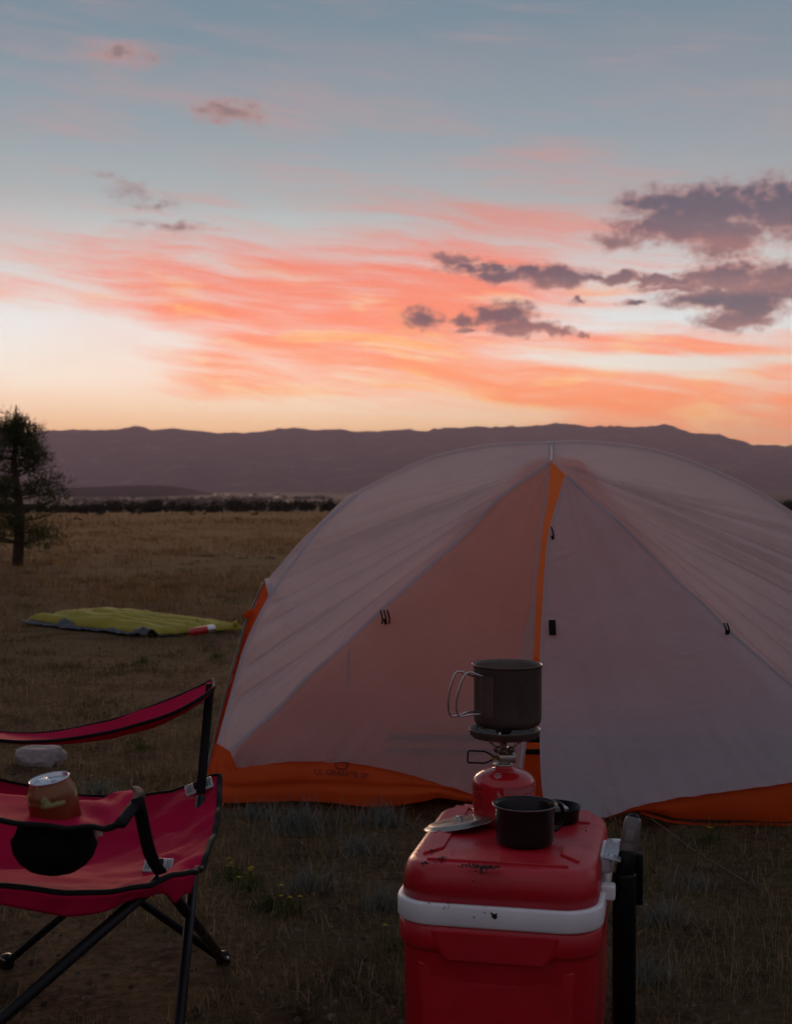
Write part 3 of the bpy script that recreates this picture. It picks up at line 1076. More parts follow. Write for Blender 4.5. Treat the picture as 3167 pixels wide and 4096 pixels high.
# door ties, patches, fold-back flap
def loop_tie(px, py, d, n, s=1.0, spread=14):
    parts = []
    for k in range(n):
        x0 = px + (k - (n - 1) / 2) * spread
        parts.append(tube(P3([(x0, py - 26 * s, d * D), (x0 + 5, py - 10 * s, d * D - 0.015), (x0 + 9, py + 8 * s, d * D - 0.016), (x0 + 7, py + 26 * s, d * D - 0.008)]), 0.0028, 6))
    parts.append(tube(P3([(px + 4, py + 8 * s, d * D - 0.014), (px + 8, py + 28 * s, d * D - 0.012)]), 0.005, 8))
    return mesh('door_tie', *merge(*parts), 'strap', tent)


loop_tie(1535, 2468, 2.715, 3)
loop_tie(2900, 2515, 2.65, 2, 0.8, 12)
loop_tie(2204, 2135, 2.80, 1, 1.0)
pc = at(2208, 2510, 2.672 * D)
mesh('velcro_patch', *bevel_box(0.022, 0.004, 0.048, 0.0015, Matrix.Translation(pc) @ Matrix.Rotation(math.radians(-20), 4, 'X')), 'strap', tent)
flap = PD([(2146, 2345, 2.74), (2105, 2480, 2.70), (2068, 2640, 2.655), (2050, 2760, 2.62), (2110, 2760, 2.61), (2128, 2640, 2.65), (2137, 2500, 2.695)])
mesh('storm_flap', flap, [(0, 1, 6), (1, 2, 5, 6), (2, 3, 4, 5)], 'door', tent)

# tie-out at the near left corner, guy line on the right
mesh('corner_strap', *ribbon(arc_curve(PD([(905, 3180, 2.585), (880, 3215, 2.575), (852, 3244, 2.565)])), 0.02, 0.006, 10), 'orange', tent)
mesh('corner_strap', *ribbon(arc_curve([at(852, 3244, 2.565 * D), at(900, 3243, 2.57 * D), at(955, 3240, 2.575 * D)]), 0.010, 0.004, 10), 'orange', tent)
g0, g1 = at(2600, 3272, 2.43 * D), ground_hit(3010, 3560)
mesh('guy_line', *tube([g0, g0.lerp(g1, 0.5) + Vector((0, 0, -0.004)), g1 + Vector((0, 0, 0.01))], 0.0014, 6), 'cord', tent)
mesh('tent_peg', *tube([g1 + Vector((0.01, 0.01, -0.03)), g1 + Vector((-0.004, -0.006, 0.025))], 0.004, 8), 'pole', tent)

# printed lettering and emblem on the orange base
def on_base(px, py):
    """the point of the orange base seen at a pixel, a little in front of the cloth"""
    lo, hi = 0.0, 1.0
    best = None
    for i in range(121):
        u = i / 120
        for j in range(13):
            p = basef(u, j / 12)
            q = p - Vector((0, 0, CAMZ))
            fy = q.y * math.cos(PITCH) - q.z * math.sin(PITCH)
            uy = q.y * math.sin(PITCH) + q.z * math.cos(PITCH)
            x, y = CX + FPX * q.x / fy, CY - FPX * uy / fy
            e = (x - px) ** 2 + (y - py) ** 2
            if best is None or e < best[0]:
                best = (e, u, j / 12)
    return best[1], best[2]


uv0, uv1 = on_base(1370, 3095), on_base(1455, 3088)
o_ = basef(*uv0)
ex = (basef(*uv1) - o_)
ex.z = 0.004
ex.normalize()
ez = (basef(uv0[0], uv0[1] - 0.08) - basef(uv0[0], uv0[1] + 0.08)).normalized()
nrm = ex.cross(ez).normalized()
if nrm.y > 0: nrm = -nrm
fc = bpy.data.curves.new('lettering', 'FONT')
fc.body = 'UL GRANITE 2P'
fc.size = 0.0235
fc.align_x = 'CENTER'
fo = bpy.data.objects.new('lettering', fc)
COL.objects.link(fo)
dg = bpy.context.evaluated_depsgraph_get()
tm = bpy.data.meshes.new_from_object(fo.evaluated_get(dg))
bpy.data.objects.remove(fo)
for v in tm.vertices:
    u_ = uv0[0] + v.co.x / (BT_L(1) - BT_L(0)).length
    v_ = uv0[1] + 0.04 - v.co.y / 0.14
    v.co = basef(u_, v_) + nrm * 0.0025
link_mesh('lettering', tm, 'print', tent, False)
em = []
for rr, k0 in ((0.017, 1.0), ):
    pts = []
    for (sx_, sy_) in ((-1, 1), (-1, -0.55), (-0.75, -0.9), (0.75, -0.9), (1, -0.55), (1, 1)):
        u_ = uv0[0] + sx_ * rr / (BT_L(1) - BT_L(0)).length
        v_ = uv0[1] - 0.22 - sy_ * rr / 0.14
        pts.append(basef(u_, v_) + nrm * 0.003)
    em.append(tube(pts, 0.0018, 6, flat=(nrm, 0.3)))
    em.append(tube([basef(uv0[0] + x_ * rr / (BT_L(1) - BT_L(0)).length, uv0[1] - 0.22 - y_ * rr / 0.14) + nrm * 0.003 for x_, y_ in ((-0.6, 0.1), (0, 0.55), (0.6, 0.1))], 0.0016, 6, flat=(nrm, 0.3)))
mesh('emblem', *merge(*em), 'print', tent)


# ================================================================== cooler
YAW = math.radians(-12)
CO = Matrix.Translation((0.196, 2.24, 0.0)) @ Matrix.Rotation(YAW, 4, 'Z')


def rrect(w, l, r, seg=7):
    out = []
    for cx_, cy_, a0 in ((w / 2 - r, l / 2 - r, 0), (-w / 2 + r, l / 2 - r, 90), (-w / 2 + r, -l / 2 + r, 180), (w / 2 - r, -l / 2 + r, 270)):
        for k in range(seg + 1):
            a = math.radians(a0 + 90 * k / seg)
            out.append((cx_ + r * math.cos(a), cy_ + r * math.sin(a)))
    return out


def loft(secs, mtx, cap_top=True, cap_bot=True, seg=7):
    """stack of rounded rectangles (w, l, r, z, y shift)"""
    vs, fs = [], []
    n = None
    for s in secs:
        w, l, r, z = s[:4]
        oy = s[4] if len(s) > 4 else 0.0
        ring = rrect(w, l, r, seg)
        n = len(ring)
        vs += [mtx @ Vector((x, y + oy, z)) for x, y in ring]
    for i in range(len(secs) - 1):
        for k in range(n):
            a, b = i * n + k, i * n + (k + 1) % n
            fs.append((a, b, b + n, a + n))
    if cap_bot: fs.append(tuple(range(n))[::-1])
    if cap_top: fs.append(tuple(range((len(secs) - 1) * n, len(secs) * n)))
    return vs, fs


cooler = empty('cooler', (0.200, 2.24, 0), 'red cooler with white band and dirt-speckled lid on the ground', 'cooler')
LID = 0.360
body = loft([(0.296, 0.390, 0.045, 0.004), (0.302, 0.396, 0.048, 0.012), (0.308, 0.408, 0.052, 0.220), (0.310, 0.410, 0.052, 0.225), (0.316, 0.419, 0.056, 0.228), (0.320, 0.423, 0.058, 0.232),
             (0.321, 0.425, 0.058, 0.264), (0.318, 0.421, 0.058, 0.2668)], CO)
mesh('body', *body, 'red', cooler)
mesh('white_band', *loft([(0.314, 0.419, 0.058, 0.2665), (0.323, 0.427, 0.060, 0.2685), (0.327, 0.431, 0.061, 0.272), (0.327, 0.431, 0.061, 0.2985), (0.324, 0.428, 0.060, 0.3018), (0.314, 0.418, 0.058, 0.3022)], CO), 'white', cooler)
lid = loft([(0.300, 0.408, 0.054, 0.3018), (0.311, 0.416, 0.057, 0.3035), (0.308, 0.413, 0.057, 0.332), (0.305, 0.410, 0.057, 0.342), (0.300, 0.405, 0.056, 0.3495), (0.293, 0.398, 0.054, 0.3550), (0.284, 0.389, 0.052, 0.3583), (0.274, 0.379, 0.050, LID - 0.0004), (0.262, 0.368, 0.048, LID + 0.0003)], CO)
mesh('lid', *lid, 'red', cooler)


# raised ledge round a shallow tray on the lid
def ledge(x0, x1, y0, y1, h=0.0045, bev=0.0016):
    return bevel_box(x1 - x0, y1 - y0, h * 2, bev, CO @ Matrix.Translation(((x0 + x1) / 2, (y0 + y1) / 2, LID)), 2)


def poly_prism(pts, z0, z1, inset=0.003):
    n = len(pts)
    c = sum((Vector((x, y, 0)) for x, y in pts), Vector()) / n
    vs, fs = [], []
    rings = [(z0, 0), (z1 - 0.0012, 0), (z1, inset)]
    for z, ins in rings:
        for x, y in pts:
            v = Vector((x, y, 0))
            d = (c - v).normalized() * ins
            vs.append(CO @ Vector((x + d.x, y + d.y, z)))
    for i in range(len(rings) - 1):
        for k in range(n):
            a, b = i * n + k, i * n + (k + 1) % n
            fs.append((a, b, b + n, a + n))
    fs.append(tuple(range((len(rings) - 1) * n, len(rings) * n)))
    return vs, fs


Z1 = LID + 0.0042
mesh('lid_ledge', *poly_prism([(-0.124, -0.150), (-0.098, -0.112), (-0.098, 0.170), (-0.124, 0.176)], LID - 0.002, Z1), 'red', cooler, False)
mesh('lid_ledge', *poly_prism([(-0.112, -0.178), (0.110, -0.178), (0.088, -0.118), (-0.090, -0.118)], LID - 0.002, Z1), 'red', cooler, False)
mesh('lid_ledge', *poly_prism([(0.092, -0.112), (0.125, -0.150), (0.125, -0.060), (0.092, -0.060)], LID - 0.002, Z1), 'red', cooler, False)
mesh('lid_ledge', *poly_prism([(-0.112, 0.184), (-0.09, 0.150), (0.06, 0.150), (0.06, 0.100), (0.125, 0.100), (0.125, 0.170), (0.112, 0.184)], LID - 0.002, Z1), 'red', cooler, False)
# moulded panel and grip on the front face
def front_panel(x0, x1, z0, z1, depth, y):
    return bevel_box(x1 - x0, depth * 2, z1 - z0, 0.004, CO @ Matrix.Translation(((x0 + x1) / 2, y, (z0 + z1) / 2)), 3)


def front_relief(pts, y, h, chamfer=0.006):
    """a low moulded plateau on the front face, outline in (x, z)"""
    n = len(pts)
    cx_, cz_ = sum(p[0] for p in pts) / n, sum(p[1] for p in pts) / n
    vs = []
    for k, dy in ((1.0, 0.004), (1.0, -h * 0.3), (None, -h)):
        for x, z in pts:
            if k is None:
                dx_, dz_ = cx_ - x, cz_ - z
                L_ = math.hypot(dx_, dz_)
                x, z = x + dx_ / L_ * chamfer, z + dz_ / L_ * chamfer
            vs.append(CO @ Vector((x, y + dy, z)))
    fs = []
    for i in range(2):
        for k in range(n):
            q = (k + 1) % n
            fs.append((i * n + k, i * n + q, (i + 1) * n + q, (i + 1) * n + k))
    fs.append(tuple(range(2 * n, 3 * n)))
    return vs, fs


mesh('front_grip', *front_relief([(-0.100, 0.260), (-0.092, 0.234), (-0.078, 0.215), (0.078, 0.215), (0.092, 0.234), (0.100, 0.260)], -0.2112, 0.0035), 'red', cooler, False)
mesh('front_relief', *front_relief([(-0.122, 0.205), (-0.080, 0.205), (-0.060, 0.180), (0.060, 0.180), (0.080, 0.205), (0.122, 0.205), (0.112, 0.030), (-0.112, 0.030)], -0.2000, 0.0030), 'red', cooler, False)
# hinge and tow handle on the right flank
mesh('hinge_block', *bevel_box(0.030, 0.105, 0.030, 0.006, CO @ Matrix.Translation((0.156, 0.010, 0.330)), 3), 'white', cooler)
mesh('hinge_block', *bevel_box(0.024, 0.030, 0.030, 0.005, CO @ Matrix.Translation((0.172, 0.060, 0.330)), 3), 'white', cooler)
mesh('hinge_block', *bevel_box(0.024, 0.026, 0.024, 0.004, CO @ Matrix.Translation((0.166, -0.085, 0.300)), 3), 'white', cooler)
hp = mesh('hinge_plate', *bevel_box(0.028, 0.118, 0.004, 0.0012, CO @ Matrix.Translation((0.172, -0.018, 0.3485)) @ Matrix.Rotation(math.radians(10), 4, 'Y')), 'hinge', cooler)
for sy_ in (0.026, -0.060):
    sm = CO @ Matrix.Translation((0.171, sy_, 0.3508)) @ Matrix.Rotation(math.radians(10), 4, 'Y')
    mesh('screw', *lathe([(0, 0.003), (0.003, 0.0028), (0.0058, 0.0015), (0.0062, 0), (0.0062, -0.001)], 16, sm), 'screw', hp)
hb = CO @ Matrix.Translation((0.191, -0.052, 0.0))
sleeve = lathe([(0.0, 0.006), (0.019, 0.006), (0.019, 0.318), (0.0185, 0.322), (0.0155, 0.322), (0.0155, 0.30)], 28, hb)
mesh('handle_sleeve', *sleeve, 'blackp', cooler)
mesh('handle_sleeve', *lathe([(0, 0.262), (0.008, 0.264), (0.008, 0.345), (0.0075, 0.348), (0, 0.348)], 20, CO @ Matrix.Translation((0.212, -0.024, 0.0))), 'blackp', cooler)
tilt = hb @ Matrix.Translation((0, 0, 0.322)) @ Matrix.Rotation(math.radians(9), 4, 'Y') @ Matrix.Rotation(math.radians(-14), 4, 'X')
mesh('handle_neck', *lathe([(0.0, -0.03), (0.0145, -0.03), (0.0145, 0.030), (0.0135, 0.036), (0.0, 0.036)], 26, tilt), 'blackp', cooler)
gr = mesh('handle_grip', *lathe([(0.0, 0.034), (0.0140, 0.034), (0.0150, 0.037), (0.0150, 0.070), (0.0142, 0.082), (0.0115, 0.090), (0.0, 0.091)], 26, tilt), 'grip', cooler)
mesh('grip_cap', *lathe([(0.0, 0.0965), (0.006, 0.0955), (0.0095, 0.0925), (0.0105, 0.088)], 20, tilt), 'blackp', gr)
mesh('grip_button', *bevel_box(0.016, 0.005, 0.022, 0.0015, tilt @ Matrix.Translation((-0.001, -0.0140, 0.060))), 'grip', gr)


def on_lid(px, py, z=LID):
    """the point of the lid's top seen at a pixel"""
    p = at(px, py, 1.0) - Vector((0, 0, CAMZ))
    k = (z - CAMZ) / p.z
    return Vector((0, 0, CAMZ)) + p * k


# crumbs of soil on the lid and band
def crumbs():
    rr = random.Random(4)
    parts = []

    def one(p, r, nrm=Vector((0, 0, 1))):
        vs = []
        for k in range(6):
            a = k * math.pi / 3 + rr.uniform(-0.3, 0.3)
            q = r * rr.uniform(0.5, 1.2)
            t1 = nrm.orthogonal().normalized()
            t2 = nrm.cross(t1)
            vs.append(p + t1 * math.cos(a) * q + t2 * math.sin(a) * q)
        vs.append(p + nrm * r * rr.uniform(0.4, 0.8))
        vs.append(p - nrm * 0.001)
        fs = [(k, (k + 1) % 6, 6) for k in range(6)] + [((k + 1) % 6, k, 7) for k in range(6)]
        parts.append((vs, fs))
    def z8(X, Y): return (1550 + X * 0.6513, 2600 + Y * 0.6513)
    for X, Y, n, sp, r in ((330, 1280, 16, 14, 0.0016), (228, 1312, 10, 10, 0.0018), (300, 1308, 8, 20, 0.0009), (500, 1326, 42, 46, 0.0015), (620, 1335, 46, 34, 0.0019),
                           (575, 1360, 18, 16, 0.0016), (395, 1252, 3, 8, 0.001), (275, 1230, 6, 8, 0.0012), (145, 1240, 2, 4, 0.001), (195, 1235, 2, 3, 0.0009),
                           (560, 1300, 8, 30, 0.0008), (450, 1240, 8, 26, 0.0008), (715, 1282, 2, 5, 0.001), (540, 1192, 1, 2, 0.001), (1200, 1105, 7, 16, 0.0012)):
        for _ in range(n):
            x_, y_ = X + rr.gauss(0, sp), Y + rr.gauss(0, sp * 0.16 if n > 30 else sp * 0.5)
            p = on_lid(*z8(x_, y_), Z1)
            loc = CO.inverted() @ p
            z = LID + 0.0006
            if loc.y < -0.118: z = Z1
            if loc.x < -0.098: z = Z1
            p = on_lid(*z8(x_, y_), z)
            one(p, r * rr.uniform(0.8, 1.9))
    return parts, one, z8


cr, one_, z8 = crumbs()
fn = (CO.to_3x3() @ Vector((0, -1, 0))).normalized()
for X, Y, n, sp, r in ((655, 1635, 26, 9, 0.0020), (528, 1640, 4, 5, 0.0012), (598, 1614, 2, 3, 0.0010), (372, 1560, 8, 22, 0.0011), (255, 1552, 4, 8, 0.0012)):
    for _ in range(n):
        p = at(*z8(X + random.gauss(0, sp), Y + random.gauss(0, sp * 0.8)), 1.0) - Vector((0, 0, CAMZ))
        pl = CO @ Vector((0, -0.2160, 0))
        k = (pl - Vector((0, 0, CAMZ))).dot(fn) / p.dot(fn)
        one_(Vector((0, 0, CAMZ)) + p * k, r * random.uniform(0.5, 1.3), fn)
for X, Y, n, sp, r in ((385, 1392, 10, 16, 0.0011), (530, 1412, 14, 18, 0.0012), (575, 1412, 10, 14, 0.0015), (530, 1460, 6, 12, 0.0010)):
    for _ in range(n):
        p = at(*z8(X + random.gauss(0, sp), Y + random.gauss(0, sp * 0.8)), 1.0) - Vector((0, 0, CAMZ))
        pl = CO @ Vector((0, -0.2045, 0.340))
        fn2 = (CO.to_3x3() @ Vector((0, -0.86, 0.50))).normalized()
        k = (pl - Vector((0, 0, CAMZ))).dot(fn2) / p.dot(fn2)
        one_(Vector((0, 0, CAMZ)) + p * k, r * random.uniform(0.5, 1.3), fn2)
o = mesh('dirt', *merge(*cr), 'soil')
tag(o, 'dark crumbs of soil scattered on the cooler lid and band', 'dirt', kind='stuff')


# ================================================================== stove, pot, mug
SX, SY = 0.190, 2.33
SB = LID + 0.0008
stove = empty('camp_stove', (SX, SY, SB), 'small gas burner screwed onto a red fuel canister, under the pot', 'stove')
T = Matrix.Translation((SX, SY, SB))
can_b = mesh('fuel_canister', *lathe([(0, 0.004), (0.046, 0.003), (0.050, 0.0), (0.0545, 0.003), (0.0552, 0.007), (0.0552, 0.070), (0.0545, 0.0745), (0.0520, 0.0790), (0.047, 0.0838), (0.040, 0.0882),
                                      (0.031, 0.0917), (0.022, 0.0942), (0.0165, 0.0962), (0.0158, 0.0980), (0.0158, 0.1005)], 56, T), 'canred', stove)
mesh('canister_collar', *lathe([(0.0148, 0.0985), (0.0178, 0.1000), (0.0182, 0.1018), (0.0172, 0.1032), (0.0140, 0.1026), (0.012, 0.099), (0, 0.099)], 40, T), 'steel', can_b)


def on_cyl(r, a0, a1, z0, z1, n=14, zc=None):
    vs, fs = [], []
    for i in range(n + 1):
        a = math.radians(a0 + (a1 - a0) * i / n)
        for z in (z0, z1):
            vs.append(T @ Vector((r * math.sin(a), -r * math.cos(a), z)))
    for i in range(n):
        fs.append((2 * i, 2 * i + 2, 2 * i + 3, 2 * i + 1))
    return vs, fs


# printed panel: a thin white frame and rows of fine print (strokes, as small as the photograph shows them)
pr = [on_cyl(0.0554, -4, 70, 0.0690, 0.0697), on_cyl(0.0554, -4, -3.2, 0.004, 0.0690, 2), on_cyl(0.0554, 70, 70.8, 0.004, 0.0697, 2)]
rr = random.Random(9)
for k in range(34):
    a = -1.5 + k * 2.0
    z = 0.0672
    while z > 0.012:
        L_ = rr.uniform(0.004, 0.016)
        if a < 66:
            pr.append(on_cyl(0.0554, a, a + 0.75, z - L_, z, 1))
        z -= L_ + rr.uniform(0.0012, 0.003)
for k in range(4):
    a = -16 + k * 2.6
    z = 0.0655 - k * 0.003
    while z > 0.010:
        L_ = rr.uniform(0.004, 0.010)
        pr.append(on_cyl(0.0554, a, a + 1.2, z - L_, z, 1))
        z -= L_ + 0.002
M['canprint'] = mat('canister_print', (0.62, 0.45, 0.45), rough=0.3)
M['canprintdark'] = mat('canister_print_dark', (0.10, 0.006, 0.01), rough=0.3)
mesh('canister_print', *merge(*pr), 'canprint', can_b, False)
pr = []
for k in range(3):
    a = -70 + k * 9
    z = 0.067
    while z > 0.012:
        L_ = rr.uniform(0.003, 0.009)
        pr.append(on_cyl(0.0554, a, a + rr.uniform(2, 5), z - L_, z, 2))
        z -= L_ + rr.uniform(0.002, 0.006)
mesh('canister_print', *merge(*pr), 'canprintdark', can_b, False)
# round seal on the shoulder
sa = math.radians(-20)
sd = Vector((math.sin(sa), -math.cos(sa), 0))
nrm_s = (sd * 0.52 + Vector((0, 0, 0.85))).normalized()
sm = Matrix.Translation(T @ (sd * 0.0400 + Vector((0, 0, 0.0885)))) @ nrm_s.to_track_quat('Z', 'Y').to_matrix().to_4x4()
seal = mesh('shoulder_seal', *lathe([(0.0048, 0.0006), (0.0062, 0.0006), (0.0062, -0.001)], 24, sm), 'canprint', can_b)
mesh('seal_mark', *merge(bevel_box(0.005, 0.0022, 0.0012, 0.0003, sm @ Matrix.Rotation(0.6, 4, 'Z')), bevel_box(0.0018, 0.006, 0.0012, 0.0003, sm)), 'canprint', seal)

mesh('valve_body', *merge(bevel_box(0.030, 0.020, 0.016, 0.002, T @ Matrix.Translation((0.006, 0, 0.1115))), lathe([(0.011, 0.099), (0.011, 0.105)], 20, T),
                          bevel_box(0.012, 0.014, 0.012, 0.0015, T @ Matrix.Translation((-0.004, 0, 0.124)))), 'steel', stove)
mesh('burner_stem', *lathe([(0.0075, 0.116), (0.0075, 0.124), (0.0055, 0.126), (0.0055, 0.150), (0.013, 0.156), (0.016, 0.164), (0.015, 0.169), (0, 0.170)], 24, T), 'steeldark', stove)
for k in range(3):
    a = math.radians((20, 140, 258)[k])
    dv_ = Vector((math.cos(a), math.sin(a), 0))
    arm = mesh('pot_support', *tube([T @ (dv_ * 0.010 + Vector((0, 0, 0.124))), T @ (dv_ * 0.030 + Vector((0, 0, 0.137))), T @ (dv_ * 0.052 + Vector((0, 0, 0.152))), T @ (dv_ * 0.057 + Vector((0, 0, 0.1655))), T @ (dv_ * 0.030 + Vector((0, 0, 0.1662)))], 0.0022, 8), 'steel', stove)
    mesh('support_hinge', *lathe([(0, 0.006), (0.006, 0.006), (0.006, -0.006), (0, -0.006)], 14, T @ Matrix.Translation(dv_ * 0.012 + Vector((0, 0, 0.126))) @ Matrix.Rotation(a, 4, 'Z') @ Matrix.Rotation(math.pi / 2, 4, 'X')), 'steeldark', arm)
T2 = T @ Matrix.Translation((0.0017, 0, 0))
mesh('wind_dish', *lathe([(0.012, 0.1495), (0.040, 0.1495), (0.056, 0.1515), (0.0605, 0.156), (0.0620, 0.1645), (0.0626, 0.1648), (0.0626, 0.1638), (0.0614, 0.1545), (0.057, 0.1500), (0.040, 0.1482), (0.012, 0.1482)], 56, T2), 'steeldark', stove)
wv_ = [(-0.016, 0, 0.111), (-0.026, -0.002, 0.106), (-0.034, -0.004, 0.1035), (-0.062, -0.004, 0.1045), (-0.064, -0.004, 0.106), (-0.0635, -0.004, 0.124), (-0.061, -0.004, 0.1255), (-0.034, -0.004, 0.1245), (-0.024, -0.002, 0.119), (-0.016, 0, 0.113)]
mesh('valve_key', *tube([T @ Vector(q) for q in wv_], 0.0016, 8), 'blackp', stove)
mesh('jet_nut', *lathe([(0, -0.006), (0.004, -0.006), (0.004, 0.006), (0, 0.006)], 6, T @ Matrix.Translation((-0.0145, 0, 0.112)) @ Matrix.Rotation(math.pi / 2, 4, 'Y')), 'brass', stove, False)

PZ = SB + 0.1690
pot = empty('cooking_pot', (0.1965, SY, PZ), 'tall titanium pot with two wire handles standing on the stove', 'pot')
TP = Matrix.Translation((0.1965, SY, PZ))
mesh('pot_body', *lathe([(0, 0), (0.048, 0.0005), (0.0545, 0.003), (0.0582, 0.008), (0.0596, 0.015), (0.0600, 0.104), (0.0610, 0.1065), (0.0628, 0.1080), (0.0632, 0.1092), (0.0622, 0.1100), (0.0604, 0.1088),
                         (0.0590, 0.105), (0.0586, 0.016), (0.054, 0.006), (0, 0.004)], 64, TP), 'ti', pot)


def px_pot(X, Y, dd):
    """zoom crop coordinates of the pot handles -> world, dd metres nearer than the pot axis"""
    return at(1750 + X * 0.35524, 2620 + Y * 0.35524, SY - dd)


h1 = [(520, 245, .052), (440, 222, .060), (370, 195, .063), (320, 212, .066), (280, 275, .067), (235, 400, .067), (212, 520, .066), (212, 610, .066), (235, 670, .065), (275, 692, .064), (380, 672, .061), (485, 666, .054)]
h2 = [(405, 240, .020), (320, 208, .026), (240, 186, .030), (200, 208, .032), (165, 290, .033), (130, 420, .033), (118, 540, .033), (128, 640, .033), (160, 690, .032), (240, 680, .030), (330, 645, .026), (408, 638, .018)]
for hh in (h1, h2):
    c_ = arc_curve([px_pot(*q) for q in hh])
    mesh('wire_handle', *tube([c_(i / 48) for i in range(49)], 0.0018, 8), 'steel', pot)
br = []
for z0, z1 in ((0.022, 0.094),):
    vs, fs = [], []
    for i in range(9):
        a = math.radians(-58 + 30 * i / 8)
        for z in (z0, z1):
            vs.append(TP @ Vector((0.0612 * math.sin(a), -0.0612 * math.cos(a), z)))
    for i in range(8):
        fs.append((2 * i, 2 * i + 2, 2 * i + 3, 2 * i + 1))
mesh('handle_bracket', vs, fs, 'ti', pot)

MX, MY = (2101 - CX) / FPX * 2.185, 2.185
mug = empty('enamel_mug', (MX, MY, SB), 'black enamel mug on the cooler lid in front of the canister', 'mug')
TM = Matrix.Translation((MX, MY, SB))
mesh('mug_body', *lathe([(0, 0.0), (0.040, 0.0), (0.0445, 0.002), (0.0475, 0.0065), (0.0483, 0.013), (0.0492, 0.060), (0.0510, 0.0632), (0.0533, 0.0645), (0.0538, 0.0655), (0.0528, 0.0664), (0.0505, 0.0655),
                         (0.0480, 0.061), (0.0470, 0.012), (0.044, 0.005), (0, 0.004)], 60, TM), 'enamel', mug)
mesh('mug_rim', *lathe([(0.0528, 0.0640), (0.0542, 0.0648), (0.0545, 0.0657), (0.0536, 0.0668), (0.0522, 0.0664)], 60, TM), 'steeldark', mug)
ha = math.radians(22)
hc = arc_curve([TM @ Vector((r_ * math.cos(ha), r_ * math.sin(ha), z_)) for r_, z_ in ((0.049, 0.058), (0.058, 0.061), (0.068, 0.056), (0.071, 0.042), (0.069, 0.028), (0.060, 0.019), (0.0485, 0.017))])
mesh('mug_handle', *tube([hc(i / 30) for i in range(31)], 0.0052, 10, flat=(Vector((math.cos(ha), math.sin(ha), 0)), 0.55)), 'enamel', mug)

# pot lid lying askew, one rim on the mug's foot, the other over the cooler's edge
LC = at(1550 + 442 * 0.6513, 2600 + 1052 * 0.6513, 2.30)
plid = empty('pot_lid', LC, 'round metal pot lid lying tilted beside the mug', 'pot lid')
TL = Matrix.Translation(LC) @ Matrix.Rotation(math.radians(-10.0), 4, 'Y') @ Matrix.Rotation(math.radians(-6.0), 4, 'X')
mesh('lid_disc', *lathe([(0, 0.0035), (0.030, 0.0033), (0.050, 0.0022), (0.0555, 0.0012), (0.0572, -0.0028), (0.0630, -0.0032), (0.0643, -0.0042), (0.0640, -0.0052), (0.0560, -0.0045), (0.0542, 0.000), (0.030, 0.0018), (0, 0.002)], 60, TL), 'lidsteel', plid)
mesh('lid_knob', *lathe([(0.0062, 0.0034), (0.0062, 0.0045), (0.0040, 0.0060), (0.0058, 0.0072), (0.0058, 0.0085), (0.0030, 0.0098), (0, 0.010)], 18, TL), 'screw', plid)
# what the lid leans on: a low stand-off hidden behind the mug
DXc, DYc = (2218 - CX) / FPX * 2.33, 2.335
dish = empty('black_dish', (DXc, DYc, SB), 'small black dish half hidden behind the enamel mug', 'dish')
TD = Matrix.Translation((DXc, DYc, SB))
mesh('dish_bowl', *lathe([(0, 0.0), (0.040, 0.0), (0.0435, 0.0025), (0.0455, 0.022), (0.0468, 0.0245), (0.0462, 0.0262), (0.0446, 0.0250), (0.0425, 0.006), (0, 0.004)], 48, TD), 'blackp', dish)
mesh('dish_rim', *lathe([(0.0460, 0.0240), (0.0472, 0.0250), (0.0464, 0.0268), (0.0452, 0.0262)], 48, TD), 'blackp', dish)
fo_ = mesh('foil_packet', *bevel_box(0.046, 0.030, 0.022, 0.004, TD @ Matrix.Translation((0.0, 0.006, 0.0185)) @ Matrix.Rotation(math.radians(14), 4, 'Y') @ Matrix.Rotation(0.3, 4, 'Z'), 3), 'foil')
tag(fo_, 'crumpled silver packet lying in the black dish behind the mug', 'packet')


# ================================================================== camp chair
chair = empty('camp_chair', (-0.55, 2.1, 0), 'red folding camp chair with black trim and crossed legs', 'chair')
SEAT = [P3([(880, 3100, 2.36), (740, 3140, 2.37), (560, 3188, 2.38), (350, 3185, 2.38), (100, 3150, 2.38), (-169, 3080, 2.38)]),
        P3([(874, 3250, 2.2), (700, 3330, 2.2), (520, 3385, 2.2), (300, 3410, 2.2), (0, 3390, 2.2), (-300, 3300, 2.2)]),
        P3([(838, 3395, 2.02), (680, 3450, 2.02), (480, 3490, 2.0), (250, 3500, 2.0), (-100, 3480, 2.0), (-470, 3400, 2.0)]),
        P3([(782, 3492, 1.88), (690, 3520, 1.82), (560, 3546, 1.78), (400, 3572, 1.77), (100, 3570, 1.77), (-700, 3500, 1.77)])]
seatf = bicubic(SEAT)


def seat_w(u, v):
    p = seatf(u, v)
    w = 0.010 * nz(u * 3.2 + v * 2, v * 7 - u * 3, 2) + 0.004 * nz(u * 9, v * 16, 5)
    # pulls towards the corner plates
    w += 0.007 * math.sin((v * 2.2 - u * 4.5) * 6) * math.exp(-((u - 0.12) / 0.16) ** 2 - ((v - 0.78) / 0.2) ** 2)
    w += 0.003 * math.sin((v * 3 + u * 5) * 6) * math.exp(-((u - 0.12) / 0.16) ** 2 - ((v - 0.2) / 0.2) ** 2)
    return p + Vector((0, 0, w))


mesh('seat', *sheet(seat_w, 80, 60, 0.0025), 'chair', chair)


def edge_curve(fn, ua, va, ub, vb, n=40):
    return [fn(ua + (ub - ua) * i / n, va + (vb - va) * i / n) for i in range(n + 1)]


seat_rim = edge_curve(seat_w, 1, 0, 0, 0) + edge_curve(seat_w, 0, 0, 0, 1)[1:] + edge_curve(seat_w, 0, 1, 1, 1)[1:]
mesh('seat_trim', *tube(seat_rim, 0.0052, 8, flat=(Vector((0, 0, 1)), 0.75)), 'trim', chair)
